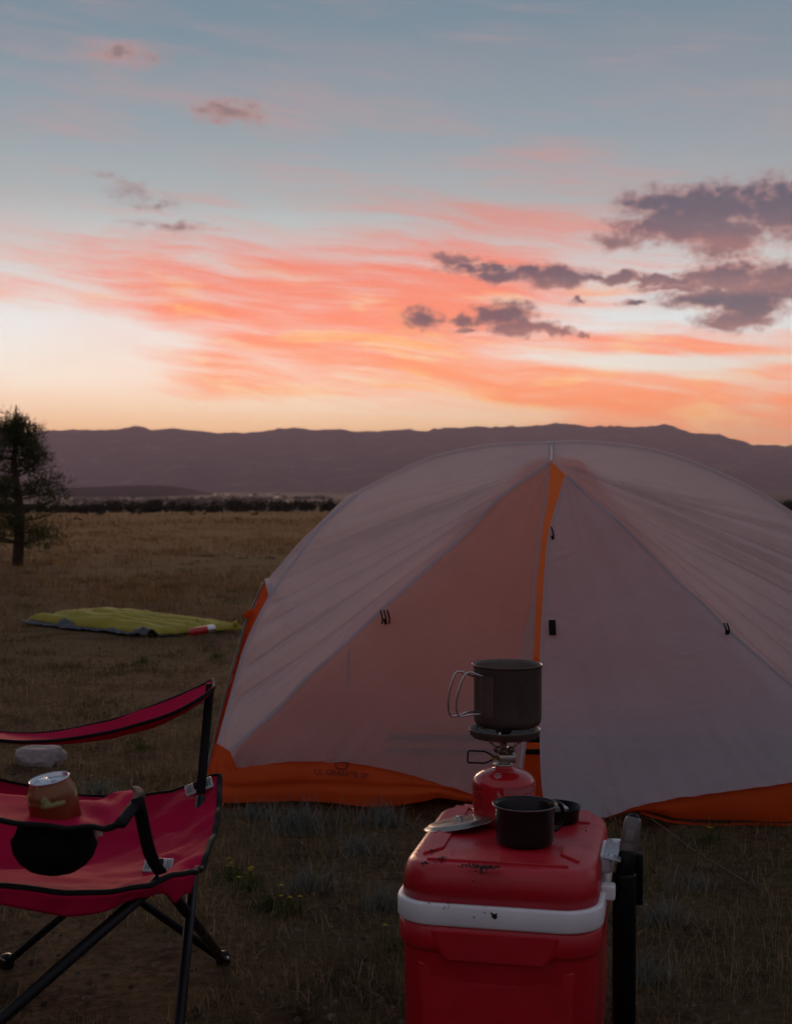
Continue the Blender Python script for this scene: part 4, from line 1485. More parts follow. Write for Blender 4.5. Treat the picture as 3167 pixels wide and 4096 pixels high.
# side flap hanging from the near edge
def flapf(u, v):
    p = seat_w(u * 0.9, 1.0)
    dep = 0.022 + 0.008 * math.sin(u * 9 + 1) + 0.012 * math.exp(-((u - 0.16) / 0.05) ** 2)
    return p + Vector((-0.008 * v, -0.004 + 0.008 * v + 0.004 * nz(u * 14, v, 3), -dep * v - 0.003))


mesh('side_flap', *sheet(flapf, 60, 6, 0.002), 'chair', chair)

# far armrest
FARM = [P3([(851, 2719, 2.44), (786, 2754, 2.46), (680, 2799, 2.46), (541, 2852, 2.46), (413, 2890, 2.46), (205, 2930, 2.46), (0, 2930, 2.46), (-190, 2880, 2.46)]),
        P3([(857, 2738, 2.40), (786, 2788, 2.39), (680, 2842, 2.39), (541, 2890, 2.39), (413, 2922, 2.39), (205, 2955, 2.39), (0, 2952, 2.39), (-200, 2900, 2.39)]),
        P3([(855, 2754, 2.36), (786, 2804, 2.32), (680, 2858, 2.32), (541, 2902, 2.32), (413, 2934, 2.32), (205, 2964, 2.32), (0, 2962, 2.32), (-210, 2910, 2.32)])]
farmf = bicubic(FARM)
fa = mesh('armrest', *sheet(lambda u, v: farmf(u, v) + Vector((0, 0, 0.003 * nz(u * 6, v * 3, 7) - 0.016 * math.sin(math.pi * v) * math.sin(math.pi * min(1, u + 0.12)))), 60, 14, 0.004), 'chair', chair)
rimp = edge_curve(farmf, 1, 0, 0, 0) + edge_curve(farmf, 0, 0, 0, 1, 10)[1:] + edge_curve(farmf, 0, 1, 1, 1)[1:]
mesh('armrest_trim', *tube(rimp, 0.0034, 8), 'trim', fa)

# near armrest with cup holder
NARM = [P3([(545, 3157, 1.86), (480, 3172, 1.86), (410, 3195, 1.86), (330, 3207, 1.86), (204, 3202, 1.86), (0, 3180, 1.86), (-250, 3120, 1.86), (-640, 3030, 1.86)]),
        P3([(556, 3212, 1.80), (470, 3218, 1.80), (400, 3236, 1.80), (320, 3248, 1.80), (204, 3250, 1.80), (0, 3228, 1.80), (-260, 3165, 1.80), (-680, 3070, 1.80)]),
        P3([(482, 3298, 1.72), (440, 3308, 1.72), (385, 3314, 1.72), (310, 3312, 1.72), (204, 3304, 1.72), (0, 3280, 1.72), (-280, 3220, 1.72), (-740, 3120, 1.72)])]
narmf = bicubic(NARM)


def narm_w(u, v):
    w = 0.004 * nz(u * 7, v * 3, 4) + 0.0022 * math.sin(v * 9 + u * 16) * math.exp(-((u - 0.28) / 0.14) ** 2)
    return narmf(u, v) + Vector((0, 0, w + 0.006 * math.exp(-((u - 0.02) / 0.10) ** 2) * math.sin(math.pi * v)))


na_ = mesh('armrest', *sheet(narm_w, 70, 20, 0.004), 'chair', chair)
rimp = edge_curve(narm_w, 1, 0, 0, 0) + edge_curve(narm_w, 0, 0, 0, 1, 12)[1:] + edge_curve(narm_w, 0, 1, 1, 1)[1:]
rs = [0.003] * 38 + [0.0045] * 3 + [0.0085] * 12 + [0.0066] * 40
rs = (rs + [0.0066] * 200)[:len(rimp)]
mesh('armrest_trim', *tube(rimp, rs, 10, flat=(Vector((0.25, 0.3, 1)), 0.6)), 'trim', na_)

CC = at(226, 3268, 1.782)                      # middle of the cup holder ring
tiltc = Matrix.Translation(CC + Vector((0, 0, 0.001))) @ Matrix.Rotation(math.radians(4), 4, 'Y')
mesh('cup_ring', *lathe([(0.0370, -0.003), (0.0370, 0.0005), (0.0390, 0.0022), (0.0445, 0.0022), (0.0462, 0.0008), (0.0462, -0.004), (0.0370, -0.006), (0.0370, -0.003)], 48, tiltc), 'ring', na_)
mesh('cup_pouch', *lathe([(0.0465, -0.004), (0.0500, -0.016), (0.0545, -0.030), (0.0575, -0.033), (0.0570, -0.037), (0.0535, -0.050), (0.0450, -0.062), (0.033, -0.071), (0.017, -0.0765), (0, -0.078)], 40, tiltc), 'mesh', na_)
lab = mesh('care_label', *gridf(lambda u, v: at(364 + 48 * u, 3314 + (34 - 4 * u) * v, 1.79 - 0.004 * math.sin(math.pi * u)), 8, 4), 'label', na_)
mesh('label_mark', *gridf(lambda u, v: at(366 + 13 * u * (1 - 0.4 * v), 3330 + 13 * v, 1.783), 4, 3), 'labelred', lab)

# arm posts, corner plates
def slab(pts, w, t, wdir):
    """flat bar along points: w wide along wdir, t thick"""
    wdir = Vector(wdir).normalized()
    vs, fs = [], []
    n = len(pts)
    for i, p in enumerate(pts):
        tg = (pts[min(i + 1, n - 1)] - pts[max(i - 1, 0)]).normalized()
        b = (wdir - tg * wdir.dot(tg)).normalized()
        c = tg.cross(b)
        for sb, scc in ((-1, -0.6), (-0.8, -1), (0.8, -1), (1, -0.6), (1, 0.6), (0.8, 1), (-0.8, 1), (-1, 0.6)):
            vs.append(p + b * sb * w / 2 + c * scc * t / 2)
    for i in range(n - 1):
        for k in range(8):
            fs.append((i * 8 + k, i * 8 + (k + 1) % 8, (i + 1) * 8 + (k + 1) % 8, (i + 1) * 8 + k))
    fs.append(tuple(range(8))[::-1])
    fs.append(tuple(range((n - 1) * 8, n * 8)))
    return vs, fs


Ftop, Fbr, Ffoot = at(838, 2775, 2.42), at(800, 3170, 2.28), at(655, 4827, 1.75)
mesh('arm_post', *slab([at(843, 2735, 2.415), at(838, 2775, 2.415), at(818, 3000, 2.35), at(803, 3172, 2.30)], 0.0155, 0.006, (1, 0, 0)), 'trim', chair)
stp = arc_curve(P3([(548, 3190, 1.775), (562, 3240, 1.775), (582, 3340, 1.785), (598, 3405, 1.795), (620, 3455, 1.805), (645, 3492, 1.815)]))
mesh('arm_post', *slab([stp(i / 14) for i in range(15)], 0.0175, 0.005, (1, 0, 0)), 'trim', chair)


def corner_plate(c, nrm_p, xdir, sx, sy):
    z = Vector(nrm_p).normalized()
    x = Vector(xdir).normalized()
    x = (x - z * x.dot(z)).normalized()
    y = z.cross(x)
    m = Matrix.Translation(c) @ Matrix((x, y, z)).transposed().to_4x4()
    pl = mesh('corner_plate', *bevel_box(sx, sy, 0.004, 0.0016, m, 2), 'plate', chair)
    for k in (-0.40, -0.31, 0.31, 0.40):
        mesh('plate_rib', *bevel_box(sx * 0.035, sy * 0.72, 0.0016, 0.0004, m @ Matrix.Translation((k * sx, 0, 0.0025))), 'grip', pl)
    mesh('plate_boss', *bevel_box(sx * 0.34, sy * 0.5, 0.008, 0.002, m @ Matrix.Translation((0, 0, 0.004))), 'trim', pl)


def seat_frame(u, v):
    e = 0.02
    return seat_w(u, v), seat_w(u - e, v) - seat_w(u + e, v), seat_w(u, v - e) - seat_w(u, v + e)


def find_uv(px, py):
    best = None
    for i in range(41):
        for j in range(41):
            u, v = i / 80, j / 40
            p = seat_w(u, v) - Vector((0, 0, CAMZ))
            fy = p.y * math.cos(PITCH) - p.z * math.sin(PITCH)
            uy = p.y * math.sin(PITCH) + p.z * math.cos(PITCH)
            e = (CX + FPX * p.x / fy - px) ** 2 + (CY - FPX * uy / fy - py) ** 2
            if best is None or e < best[0]: best = (e, u, v)
    return best[1], best[2]


for px, py, sx, sy, nn, xx in ((640, 3487, 0.043, 0.036, (0.05, -0.30, 0.95), (1, 0.0, 0.02)), (802, 3165, 0.050, 0.032, (-0.25, -0.40, 0.88), (1, 0.1, 0.5))):
    p = seat_w(*find_uv(px, py))
    corner_plate(p + Vector((0, -0.004, 0.010)), nn, xx, sx, sy)

# legs: crossed tubes on each side
feet = {'near_front': Ffoot, 'far_front': at(893, 3872, 2.615), 'far_rear': at(29, 3886, 2.60), 'near_rear': Vector((-0.80, 1.66, 0.0))}
for k in feet: feet[k].z = 0.012
rear_far, rear_near = Vector((-0.78, 2.40, 0.42)), Vector((-0.78, 1.76, 0.42))
legs = [(at(803, 3172, 2.29) + Vector((0, 0, -0.008)), feet['near_front'], 0.0085),
        (at(640, 3500, 1.83) + Vector((0, 0.012, -0.010)), feet['far_front'], 0.0085),
        (rear_far, feet['far_front'] + Vector((-0.012, 0.01, 0.004)), 0.0078),
        (at(800, 3175, 2.31) + Vector((0, 0.01, -0.012)), feet['far_rear'], 0.0078),
        (at(645, 3480, 1.81) + Vector((0, 0, -0.012)), feet['near_rear'], 0.0085),
        (rear_near, feet['near_front'] + Vector((-0.012, -0.01, 0)), 0.0078),
        (rear_near, feet['far_rear'] + Vector((0, -0.012, 0)), 0.0078),
        (rear_far, feet['near_rear'] + Vector((0, 0.012, 0)), 0.0078)]
for a, b, r in legs:
    if r > 0.008 and a.x > -0.5:
        b2 = b
    mesh('leg', *tube([a, a.lerp(b, 0.5), b], r, 12), 'tube', chair)
for f in feet.values():
    ft = mesh('foot', *lathe([(0, -0.010), (0.013, -0.010), (0.0145, -0.006), (0.0135, 0.006), (0.010, 0.016), (0, 0.018)], 18, Matrix.Translation(f)), 'blackp', chair)
    mesh('rivet', *lathe([(0, 0.0025), (0.004, 0.002), (0.005, 0), (0.005, -0.002)], 12, Matrix.Translation(f + Vector((0.009, -0.009, 0.006))) @ Matrix.Rotation(math.radians(70), 4, 'X')), 'screw', ft)
# backrest beyond the picture's edge, and its posts
bk = [[Vector((-0.78, 2.38, 0.44)), Vector((-0.78, 2.07, 0.38)), Vector((-0.78, 1.77, 0.44))],
      [Vector((-0.86, 2.40, 0.66)), Vector((-0.90, 2.07, 0.64)), Vector((-0.86, 1.75, 0.66))],
      [Vector((-0.93, 2.41, 0.90)), Vector((-0.98, 2.07, 0.88)), Vector((-0.93, 1.74, 0.90))]]
mesh('backrest', *sheet(bicubic(bk), 20, 20, 0.003), 'chair', chair)
for yy in (2.41, 1.75):
    mesh('back_post', *tube([Vector((-0.78, yy, 0.40)), Vector((-0.85, yy, 0.62)), Vector((-0.94, yy, 0.92))], 0.0085, 12), 'tube', chair)

# drink can in the cup holder
beer = empty('drink_can', CC + Vector((0, 0, -0.07)), 'opened orange drink can leaning in the chair cup holder', 'can')
TCm = Matrix.Translation(CC + Vector((0.012, 0, -0.064))) @ Matrix.Rotation(math.radians(-9), 4, 'Y') @ Matrix.Rotation(math.radians(5), 4, 'X')
mcan, nt, p = new_mat('can_print')
tcn = nt.nodes.new('ShaderNodeTexCoord')
sp_ = nt.nodes.new('ShaderNodeSeparateXYZ')
nt.links.new(tcn.outputs['Object'], sp_.inputs[0])
zc = E(nt, sp_.outputs[2])
base = ramp(nt, (zc * (1 / 0.12)).clamp(), [(0.0, (0.17, 0.022, 0.004, 1)), (0.70, (0.20, 0.028, 0.005, 1)), (0.78, (0.17, 0.022, 0.006, 1)), (0.82, (0.17, 0.05, 0.018, 1)), (0.90, (0.21, 0.08, 0.03, 1))])
wav = (zc * 900.0 + E(nt, sp_.outputs[0]) * 60.0)._m('SINE').step(0.55, 0.9)
base = mix(nt, wav * zc.step(0.080, 0.070) * 0.55, base, (0.20, 0.03, 0.01, 1))
spot = noise_tex(nt, E(nt, tcn.outputs['Object']), 38.0, 2.0, 0.5).step(0.52, 0.60) * zc.step(0.088, 0.094)
base = mix(nt, spot, base, (0.36, 0.40, 0.16, 1))
nt.links.new(base.s, p.inputs['Base Color'])
p.inputs['Roughness'].default_value = 0.32
p.inputs['Metallic'].default_value = 0.25
bo = mesh('can_body', *lathe([(0, 0.004), (0.022, 0.002), (0.026, 0.0), (0.0318, 0.008), (0.0330, 0.014), (0.0330, 0.100), (0.0322, 0.1035), (0.0290, 0.1105), (0.0268, 0.1160), (0.0264, 0.1180)], 48), mcan, beer)
bo.matrix_basis = TCm
mesh('can_rim', *lathe([(0.0262, 0.1172), (0.0272, 0.1185), (0.0274, 0.1205), (0.0264, 0.1216), (0.0252, 0.1206), (0.0246, 0.1165), (0.0225, 0.1158), (0, 0.1162)], 48, TCm), 'lidal', beer)
mesh('can_mouth', *lathe([(0, 0.0), (0.0085, 0.0)], 20, TCm @ Matrix.Translation((0.0085, -0.0075, 0.1168)) @ Matrix.Scale(0.75, 4, (0.6, 0.8, 0))), 'candark', beer)
mesh('can_tab', *merge(bevel_box(0.013, 0.020, 0.0014, 0.0006, TCm @ Matrix.Translation((-0.006, -0.004, 0.1190)) @ Matrix.Rotation(0.5, 4, 'Z') @ Matrix.Rotation(math.radians(10), 4, 'X'))), 'lidal', beer)


# ================================================================== lime pad on a tarp, can, rock
pc_ = [Vector((-2.58, 9.26, 0)), Vector((-1.96, 9.52, 0)), Vector((-1.00, 8.66, 0)), Vector((-1.53, 8.36, 0))]


def padq(u, v):
    """u along the length, v across"""
    return (pc_[0].lerp(pc_[1], v)).lerp(pc_[3].lerp(pc_[2], v), u)


def padf(u, v):
    p = padq(u, v)
    ed = min(u * 6.0, (1 - u) * 4.0, v * 5.0, (1 - v) * 5.0, 1.0)
    ed = math.sqrt(max(0, 1 - (1 - ed) ** 2))
    tubes = 0.5 + 0.5 * abs(math.sin(math.pi * (v * 5 + 0.35 * math.sin(u * 5))))
    arch = 0.022 * math.sin(math.pi * v) * math.exp(-((u - 0.30) / 0.33) ** 2)
    z = 0.022 + ed * (0.022 + 0.038 * tubes) + arch + 0.010 * nz(u * 5, v * 4, 6)
    return Vector((p.x, p.y, gz(p.x, p.y) + z))


pad = empty('sleeping_pad', padq(0.5, 0.5), 'lime green sleeping pad lying on the grass beyond the chair', 'sleeping pad')
vt, ft_ = gridf(padf, 70, 46)
vb = [Vector((v.x, v.y, gz(v.x, v.y) + 0.014)) for v in vt]
w_ = 71
rim = list(range(w_)) + [j * w_ + 70 for j in range(1, 47)] + [46 * w_ + i for i in range(69, -1, -1)] + [j * w_ for j in range(45, 0, -1)]
fs = list(ft_) + [tuple(i + len(vt) for i in q[::-1]) for q in ft_] + [(b, a, a + len(vt), b + len(vt)) for a, b in zip(rim, rim[1:] + rim[:1])]
mesh('pad_shell', vt + vb, fs, 'pad', pad)
va = padf(0.985, 0.9)
mesh('pad_valve', *lathe([(0, 0.03), (0.014, 0.03), (0.016, 0), (0, -0.01)], 14, Matrix.Translation(va + Vector((0.02, 0, 0.0)))), 'pad', pad)


def tarpf(u, v):
    a = padq(u * 0.98 + 0.04, -0.13 - 0.05 * nz(u * 7, 1.0, 5) + 0.4 * v)
    h = 0.012 + 0.11 * max(0.0, nz(u * 8, v * 2.5, 8)) * math.sin(math.pi * min(1, v * 2.1 + 0.08)) + 0.02 * abs(nz(u * 22, v * 5, 3)) * (1 - v)
    return Vector((a.x + 0.03 * nz(u * 6, v, 2), a.y, gz(a.x, a.y) + h))


o = mesh('tarp', *sheet(tarpf, 110, 22, 0.002), 'tarp')
tag(o, 'crumpled grey tarp sticking out from under the lime sleeping pad', 'tarp')
rc = at(812, 2545, 8.35)
rc.z = gz(rc.x, rc.y) + 0.045
TR = Matrix.Translation(rc) @ Matrix.Rotation(math.radians(20), 4, 'Z') @ Matrix.Rotation(math.radians(82), 4, 'Y')
rcan = empty('fallen_can', rc, 'red and silver can lying by the tip of the lime pad', 'can')
mesh('can_body', *lathe([(0, -0.085), (0.020, -0.085), (0.025, -0.078), (0.025, 0.030)], 24, TR), 'canred', rcan)
mesh('can_band', *lathe([(0.0252, 0.029), (0.0252, 0.066), (0.020, 0.080), (0, 0.079)], 24, TR), 'lidal', rcan)

rk = at(168, 3035, 4.55)
rk.z = gz(rk.x, rk.y) + 0.02
bm = bmesh.new()
bmesh.ops.create_icosphere(bm, subdivisions=3, radius=1.0)
for v in bm.verts:
    n = noise.multi_fractal(v.co * 1.4, 0.9, 2.1, 5)
    k = 0.80 + 0.16 * n
    c = v.co * k
    c.x = max(-0.85, min(0.9, c.x + 0.12 * nz(c.x * 3, c.y * 3, c.z * 3)))
    c.z = min(c.z, 0.62 + 0.1 * nz(c.x * 2, c.y * 2))
    v.co = Vector((rk.x + c.x * 0.098, rk.y + c.y * 0.075, rk.z + c.z * 0.062))
me = bpy.data.meshes.new('rock')
bm.to_mesh(me)
bm.free()
o = link_mesh('rock', me, 'rock', None, False)
tag(o, 'pale angular rock on the grass behind the chair arm', 'rock')


# ================================================================== vegetation
def blades(pos, hgt, wid, lean, seg=2, r=None):
    """many tapering blades as one mesh: pos (n,3), height, width, lean arrays"""
    r = r or rng
    n = len(pos)
    a = r.uniform(0, 2 * np.pi, n)
    la = r.uniform(0, 2 * np.pi, n)
    dirx, diry = np.cos(a), np.sin(a)
    lx, ly = np.cos(la) * lean, np.sin(la) * lean
    V_ = np.zeros((n, 5, 3))
    for k, (t, w) in enumerate(((0.0, 1.0), (0.0, -1.0), (0.55, 0.75), (0.55, -0.75), (1.0, 0.0))):
        V_[:, k, 0] = pos[:, 0] + dirx * wid * w * 0.5 + lx * hgt * t ** 1.7
        V_[:, k, 1] = pos[:, 1] + diry * wid * w * 0.5 + ly * hgt * t ** 1.7
        V_[:, k, 2] = pos[:, 2] + hgt * t * np.sqrt(np.maximum(0.15, 1 - (lean * t) ** 2 * 0.6))
    b = np.arange(n)[:, None] * 5
    F_ = np.concatenate([b + np.array([[0, 1, 3]]), b + np.array([[0, 3, 2]]), b + np.array([[2, 3, 4]])], 0)
    return V_.reshape(-1, 3), F_


def np_mesh(name, V_, F_, m, parent=None):
    me = bpy.data.meshes.new(name)
    me.vertices.add(len(V_))
    me.vertices.foreach_set('co', V_.astype(np.float32).ravel())
    me.loops.add(len(F_) * 3)
    me.loops.foreach_set('vertex_index', F_.astype(np.int32).ravel())
    me.polygons.add(len(F_))
    me.polygons.foreach_set('loop_start', np.arange(len(F_), dtype=np.int32) * 3)
    me.update(calc_edges=True)
    return link_mesh(name, me, m, parent, False)


def join_np(parts):
    vs, fs, b = [], [], 0
    for v, f in parts:
        vs.append(v)
        fs.append(f + b)
        b += len(v)
    return np.concatenate(vs), np.concatenate(fs)


def inside(x, y):
    """under the tent, the cooler or the pad"""
    if 1.60 * D < y < 0 : return True
    if -0.62 < x < 1.5:
        f = 2.565 * D + (x + 0.6) * (-0.075 * D) + 0.02
        if f < y < 3.5 * D: return True
    l = CO.inverted() @ Vector((x, y, 0))
    if abs(l.x) < 0.15 and abs(l.y) < 0.21: return True
    if abs(l.x - 0.19) < 0.03 and abs(l.y + 0.05) < 0.03: return True
    q = Vector((x, y, 0)) - pc_[0]
    e1, e2 = pc_[3] - pc_[0], pc_[1] - pc_[0]
    e1.z = e2.z = q.z = 0
    u, v = q.dot(e1) / e1.length_squared, q.dot(e2) / e2.length_squared
    return -0.02 < u < 1.02 and 0.0 < v < 1.02


def scatter(n, d0, d1, spread, r):
    """points even in the picture: log distance, angle"""
    d = np.exp(r.uniform(math.log(d0), math.log(d1), n))
    a = np.radians(r.uniform(-spread, spread, n))
    return d * np.sin(a), d * np.cos(a), d


def grass_layer(n, d0, d1, per, hlo, hhi, lean, wk, mname, name, label, seed, clump=None, tuft=0.05, thr=(-0.45, 0.45)):
    r = np.random.default_rng(seed)
    x, y, d = scatter(n, d0, d1, 24, r)
    pos, hh, ww, ll = [], [], [], []
    for xi, yi, di in zip(x, y, d):
        if clump is not None:
            if nz(xi * clump, yi * clump, seed) + 0.45 * nz(xi * clump * 3, yi * clump * 3, seed + 1) < r.uniform(*thr) :
                continue
        if inside(xi, yi): continue
        s = r.uniform(0.6, 1.3)
        k = int(per * r.uniform(0.5, 1.5)) + 1
        sp = tuft * s * (1 + di * 0.02)
        px = xi + r.normal(0, sp, k)
        py = yi + r.normal(0, sp, k)
        zz = gz(xi, yi) - 0.004
        pos.append(np.stack([px, py, np.full(k, zz)], 1))
        h = r.uniform(hlo, hhi, k) * s
        hh.append(h)
        ww.append(np.maximum(0.0016, di * wk) * r.uniform(0.7, 1.3, k))
        ll.append(np.abs(r.normal(0, lean, k)))
    V_, F_ = blades(np.concatenate(pos), np.concatenate(hh), np.concatenate(ww), np.concatenate(ll), r=r)
    o = np_mesh(name, V_, F_, mname)
    tag(o, label, 'grass', kind='stuff')


grass_layer(17000, 1.7, 16.0, 12, 0.012, 0.060, 0.9, 0.00032, 'grass', 'short_grass', 'short sparse grass and thatch round the camp', 31, 1.3, 0.035, (-0.32, 0.42))
grass_layer(3400, 1.8, 16.0, 26, 0.018, 0.065, 0.9, 0.00026, 'grass', 'grass_tufts', 'taller olive grass tufts scattered over the bare ground', 32, 1.3, 0.016, (-0.12, 0.5))
grass_layer(12000, 8.5, 70.0, 9, 0.03, 0.13, 0.5, 0.00042, 'drygrass', 'field_grass', 'dry golden grass over the open field', 33, 0.25, 0.10)
grass_layer(6000, 60.0, 400.0, 7, 0.10, 0.30, 0.3, 0.00050, 'drygrass', 'far_grass', 'dry golden grass towards the far edge of the plain', 34, 0.03, 0.4)


grass_layer(3600, 1.8, 22.0, 46, 0.012, 0.045, 1.0, 0.00040, 'mat', 'low_herbs', 'dark low herb mats patching the ground round the camp', 35, 0.9, 0.05, (-0.1, 0.45))


def clods():
    """lumps of earth and bits of stone on the bare ground"""
    r = np.random.default_rng(44)
    x, y, d = scatter(6500, 1.7, 9.0, 24, r)
    parts = []
    for xi, yi in zip(x, y):
        if inside(xi, yi): continue
        s_ = 0.0025 + 0.012 * r.random() ** 3
        v = np.array([[1, 0, 0], [0, 1, 0], [-1, 0, 0], [0, -1, 0], [0, 0, 1.0], [0.6, 0.6, 0.5], [-0.6, 0.5, 0.6]]) * r.uniform(0.5, 1.2, (7, 1)) * s_ * np.array([1, 1, 0.7])
        v[:4, 2] -= 0.3 * s_
        parts.append((v + np.array([xi, yi, gz(xi, yi)]), np.array([[0, 1, 5], [1, 4, 5], [0, 5, 4], [1, 2, 6], [1, 6, 4], [2, 4, 6], [2, 3, 4], [3, 0, 4]])))
    o = np_mesh('gravel', *join_np(parts), 'clod')
    tag(o, 'small clods and bits of stone on the bare ground', 'gravel', kind='stuff')


clods()


# pale sage tufts and little yellow flowers that can be told apart
def sage(px, py, s, label):
    p = ground_hit(px, py)
    r = np.random.default_rng(int(px))
    k = int(160 * s)
    a = r.uniform(0, 2 * np.pi, k)
    q = np.minimum(np.abs(r.normal(0, 0.028 * s, k)), 0.06 * s)
    pos = np.stack([p.x + np.cos(a) * q * 1.6, p.y + np.sin(a) * q, np.full(k, p.z - 0.003)], 1)
    V_, F_ = blades(pos, r.uniform(0.025, 0.085, k) * s, np.full(k, 0.0028), np.abs(r.normal(0.5, 0.35, k)), r=r)
    o = np_mesh('sage_tuft', V_, F_, 'sage')
    tag(o, label, 'plant', 'pale sage tufts on the bare ground')


sage(1200, 3330, 1.5, 'large pale sage tuft in front of the tent lettering')
sage(1010, 3270, 0.8, 'small pale sage tuft under the tent corner')
sage(1520, 3300, 1.1, 'pale sage tuft in front of the low point of the orange base')
sage(1440, 3420, 0.9, 'pale sage tuft between the tent and the cooler, on bare ground')
sage(2640, 3700, 1.0, 'pale sage tuft right of the cooler handle')
sage(2760, 3560, 0.8, 'pale sage tuft beyond the guy line right of the cooler')
sage(1555, 3640, 1.0, 'pale grassy tuft against the left flank of the cooler')
sage(1240, 3560, 0.9, 'greenish sage tuft midway between chair and cooler')
sage(400, 3190, 1.0, 'grey sage tuft behind the drink can')
sage(2600, 3930, 0.9, 'pale sage tuft at the foot of the black handle sleeve')


def flower(px, py, n, label):
    p = ground_hit(px, py)
    r = random.Random(int(px) + 3)
    rt = empty('yellow_flower', p, label, 'flower', 'yellow wildflowers near the camp')
    rr_ = np.random.default_rng(int(px) + 9)
    k = 60
    q = np.abs(rr_.normal(0, 0.030, k))
    a = rr_.uniform(0, 2 * np.pi, k)
    V_, F_ = blades(np.stack([p.x + np.cos(a) * q, p.y + np.sin(a) * q, np.full(k, p.z)], 1), rr_.uniform(0.02, 0.05, k), np.full(k, 0.004), np.abs(rr_.normal(0.4, 0.3, k)), r=rr_)
    np_mesh('leaves', V_, F_, 'herb', rt)
    for _ in range(n):
        c = p + Vector((r.gauss(0, 0.022), r.gauss(0, 0.016), r.uniform(0.028, 0.055)))
        vs, fs = [c + Vector((0, 0, 0.003))], []
        m = 7
        for j in range(m):
            for da, rad, dz in ((-0.32, 0.004, 0.001), (0, 0.0085, 0.003), (0.32, 0.004, 0.001)):
                an = 2 * math.pi * j / m + da
                vs.append(c + Vector((math.cos(an) * rad, math.sin(an) * rad, dz)))
            b = 1 + j * 3
            fs.append((0, b, b + 1, b + 2))
        bl = mesh('blossom', vs, fs, 'yellow', rt, False)
        mesh('stalk', *tube([Vector((c.x, c.y, p.z)), c], 0.0012, 5), 'herb', bl)


flower(925, 3524, 4, 'yellow flower clump beside the front leg of the chair')
flower(996, 3560, 4, 'yellow flower clump just right of the one by the chair leg')
flower(1068, 3640, 2, 'small yellow flower below the pair beside the chair')
flower(1598, 3812, 3, 'yellow flower touching the left side of the cooler')
flower(560, 3000, 3, 'yellow flower between the two chair arms')
flower(865, 2632, 3, 'yellow flower on the grass left of the tent pole')
flower(575, 2650, 3, 'yellow flower in front of the lime sleeping pad')
flower(395, 3168, 2, 'yellow flower behind the near chair arm')
flower(2835, 3372, 2, 'yellow flower below the orange tent base at the right')
flower(1160, 3662, 2, 'lone yellow flower in the middle of the bare ground')


# leafy masses: many small faces through a crown's volume
def leaf_cloud(centres, radii, n, size, r, squash=0.8):
    """n small triangles spread through lumpy blobs"""
    c = np.array(centres)
    w = np.array(radii) ** 2
    idx = r.choice(len(c), n, p=w / w.sum())
    v = r.normal(0, 1, (n, 3))
    v /= np.linalg.norm(v, axis=1)[:, None]
    rad = np.array(radii)[idx] * r.uniform(0.35, 1.0, n) ** 0.5
    p = c[idx] + v * rad[:, None] * np.array([1, 1, squash])
    t = r.normal(0, 1, (n, 3))
    t /= np.linalg.norm(t, axis=1)[:, None]
    b = np.cross(t, v)
    b /= np.maximum(1e-6, np.linalg.norm(b, axis=1)[:, None])
    s = size * r.uniform(0.6, 1.4, n)[:, None]
    V_ = np.stack([p - t * s * 0.5, p + t * s * 0.5 + b * s * 0.3, p + b * s], 1).reshape(-1, 3)
    F_ = np.arange(3 * n).reshape(-1, 3)
    return V_, F_


def belt():
    """juniper belt along the far edge of the plain"""
    r = np.random.default_rng(5)
    parts = []
    for k in range(330):
        a = math.radians(r.uniform(-22, 22))
        d = r.uniform(318, 400)
        x, y = d * math.sin(a), d * math.cos(a)
        h = r.uniform(2.2, 4.0)
        if math.degrees(a) < -12.5: h *= 0.75
        z = gz(x, y)
        nb = 5
        cs = [(x + r.normal(0, h * 0.36), y + r.normal(0, h * 0.3), z + h * r.uniform(0.25, 0.68)) for _ in range(nb)]
        parts.append(leaf_cloud(cs, [h * r.uniform(0.26, 0.42) for _ in range(nb)], 150, 0.6, r))
    V_, F_ = join_np(parts)
    o = np_mesh('juniper_woods', V_, F_, 'juniper')
    tag(o, 'dark belt of junipers along the far edge of the plain', 'woods', kind='stuff')
    parts = []
    for k in range(260):
        px = r.uniform(300, 1500)
        t = r.uniform(0, 1)
        d = 2300 + 1500 * t
        yy = 1950 + 5300 * 31 / d
        x = (px - CX) / FPX * d
        if nz(x / 260, d / 500, 3) < -0.02: continue
        h = r.uniform(5, 11)
        cs = [(x + r.normal(0, 9), d + r.normal(0, 9), -30 + h * r.uniform(0.2, 0.5)) for _ in range(4)]
        parts.append(leaf_cloud(cs, [h * r.uniform(0.4, 0.7) for _ in range(4)], 60, 3.0, r))
    V_, F_ = join_np(parts)
    o = np_mesh('valley_woods', V_, F_, 'juniper')
    tag(o, 'dark strips of wood on the valley floor', 'woods', kind='stuff')


belt()


def shrub(px, py, w, label):
    p = ground_hit(px, py)
    r = np.random.default_rng(int(px * 3 + py))
    d = p.y
    s = w * d / FPX / 2
    rt = empty('field_shrub', p, label, 'shrub', 'small dark shrubs on the open field')
    cs = [(p.x + r.normal(0, s * 0.5), p.y + r.normal(0, s * 0.4), p.z + s * r.uniform(0.3, 0.8)) for _ in range(5)]
    V_, F_ = leaf_cloud(cs, [s * r.uniform(0.35, 0.6) for _ in range(5)], 260, s * 0.22, r)
    np_mesh('foliage', V_, F_, 'juniper', rt)
    mesh('stem', *tube([p + Vector((0, 0, -0.05)), p + Vector((0, 0, s * 0.5))], s * 0.06, 6), 'bark', rt)


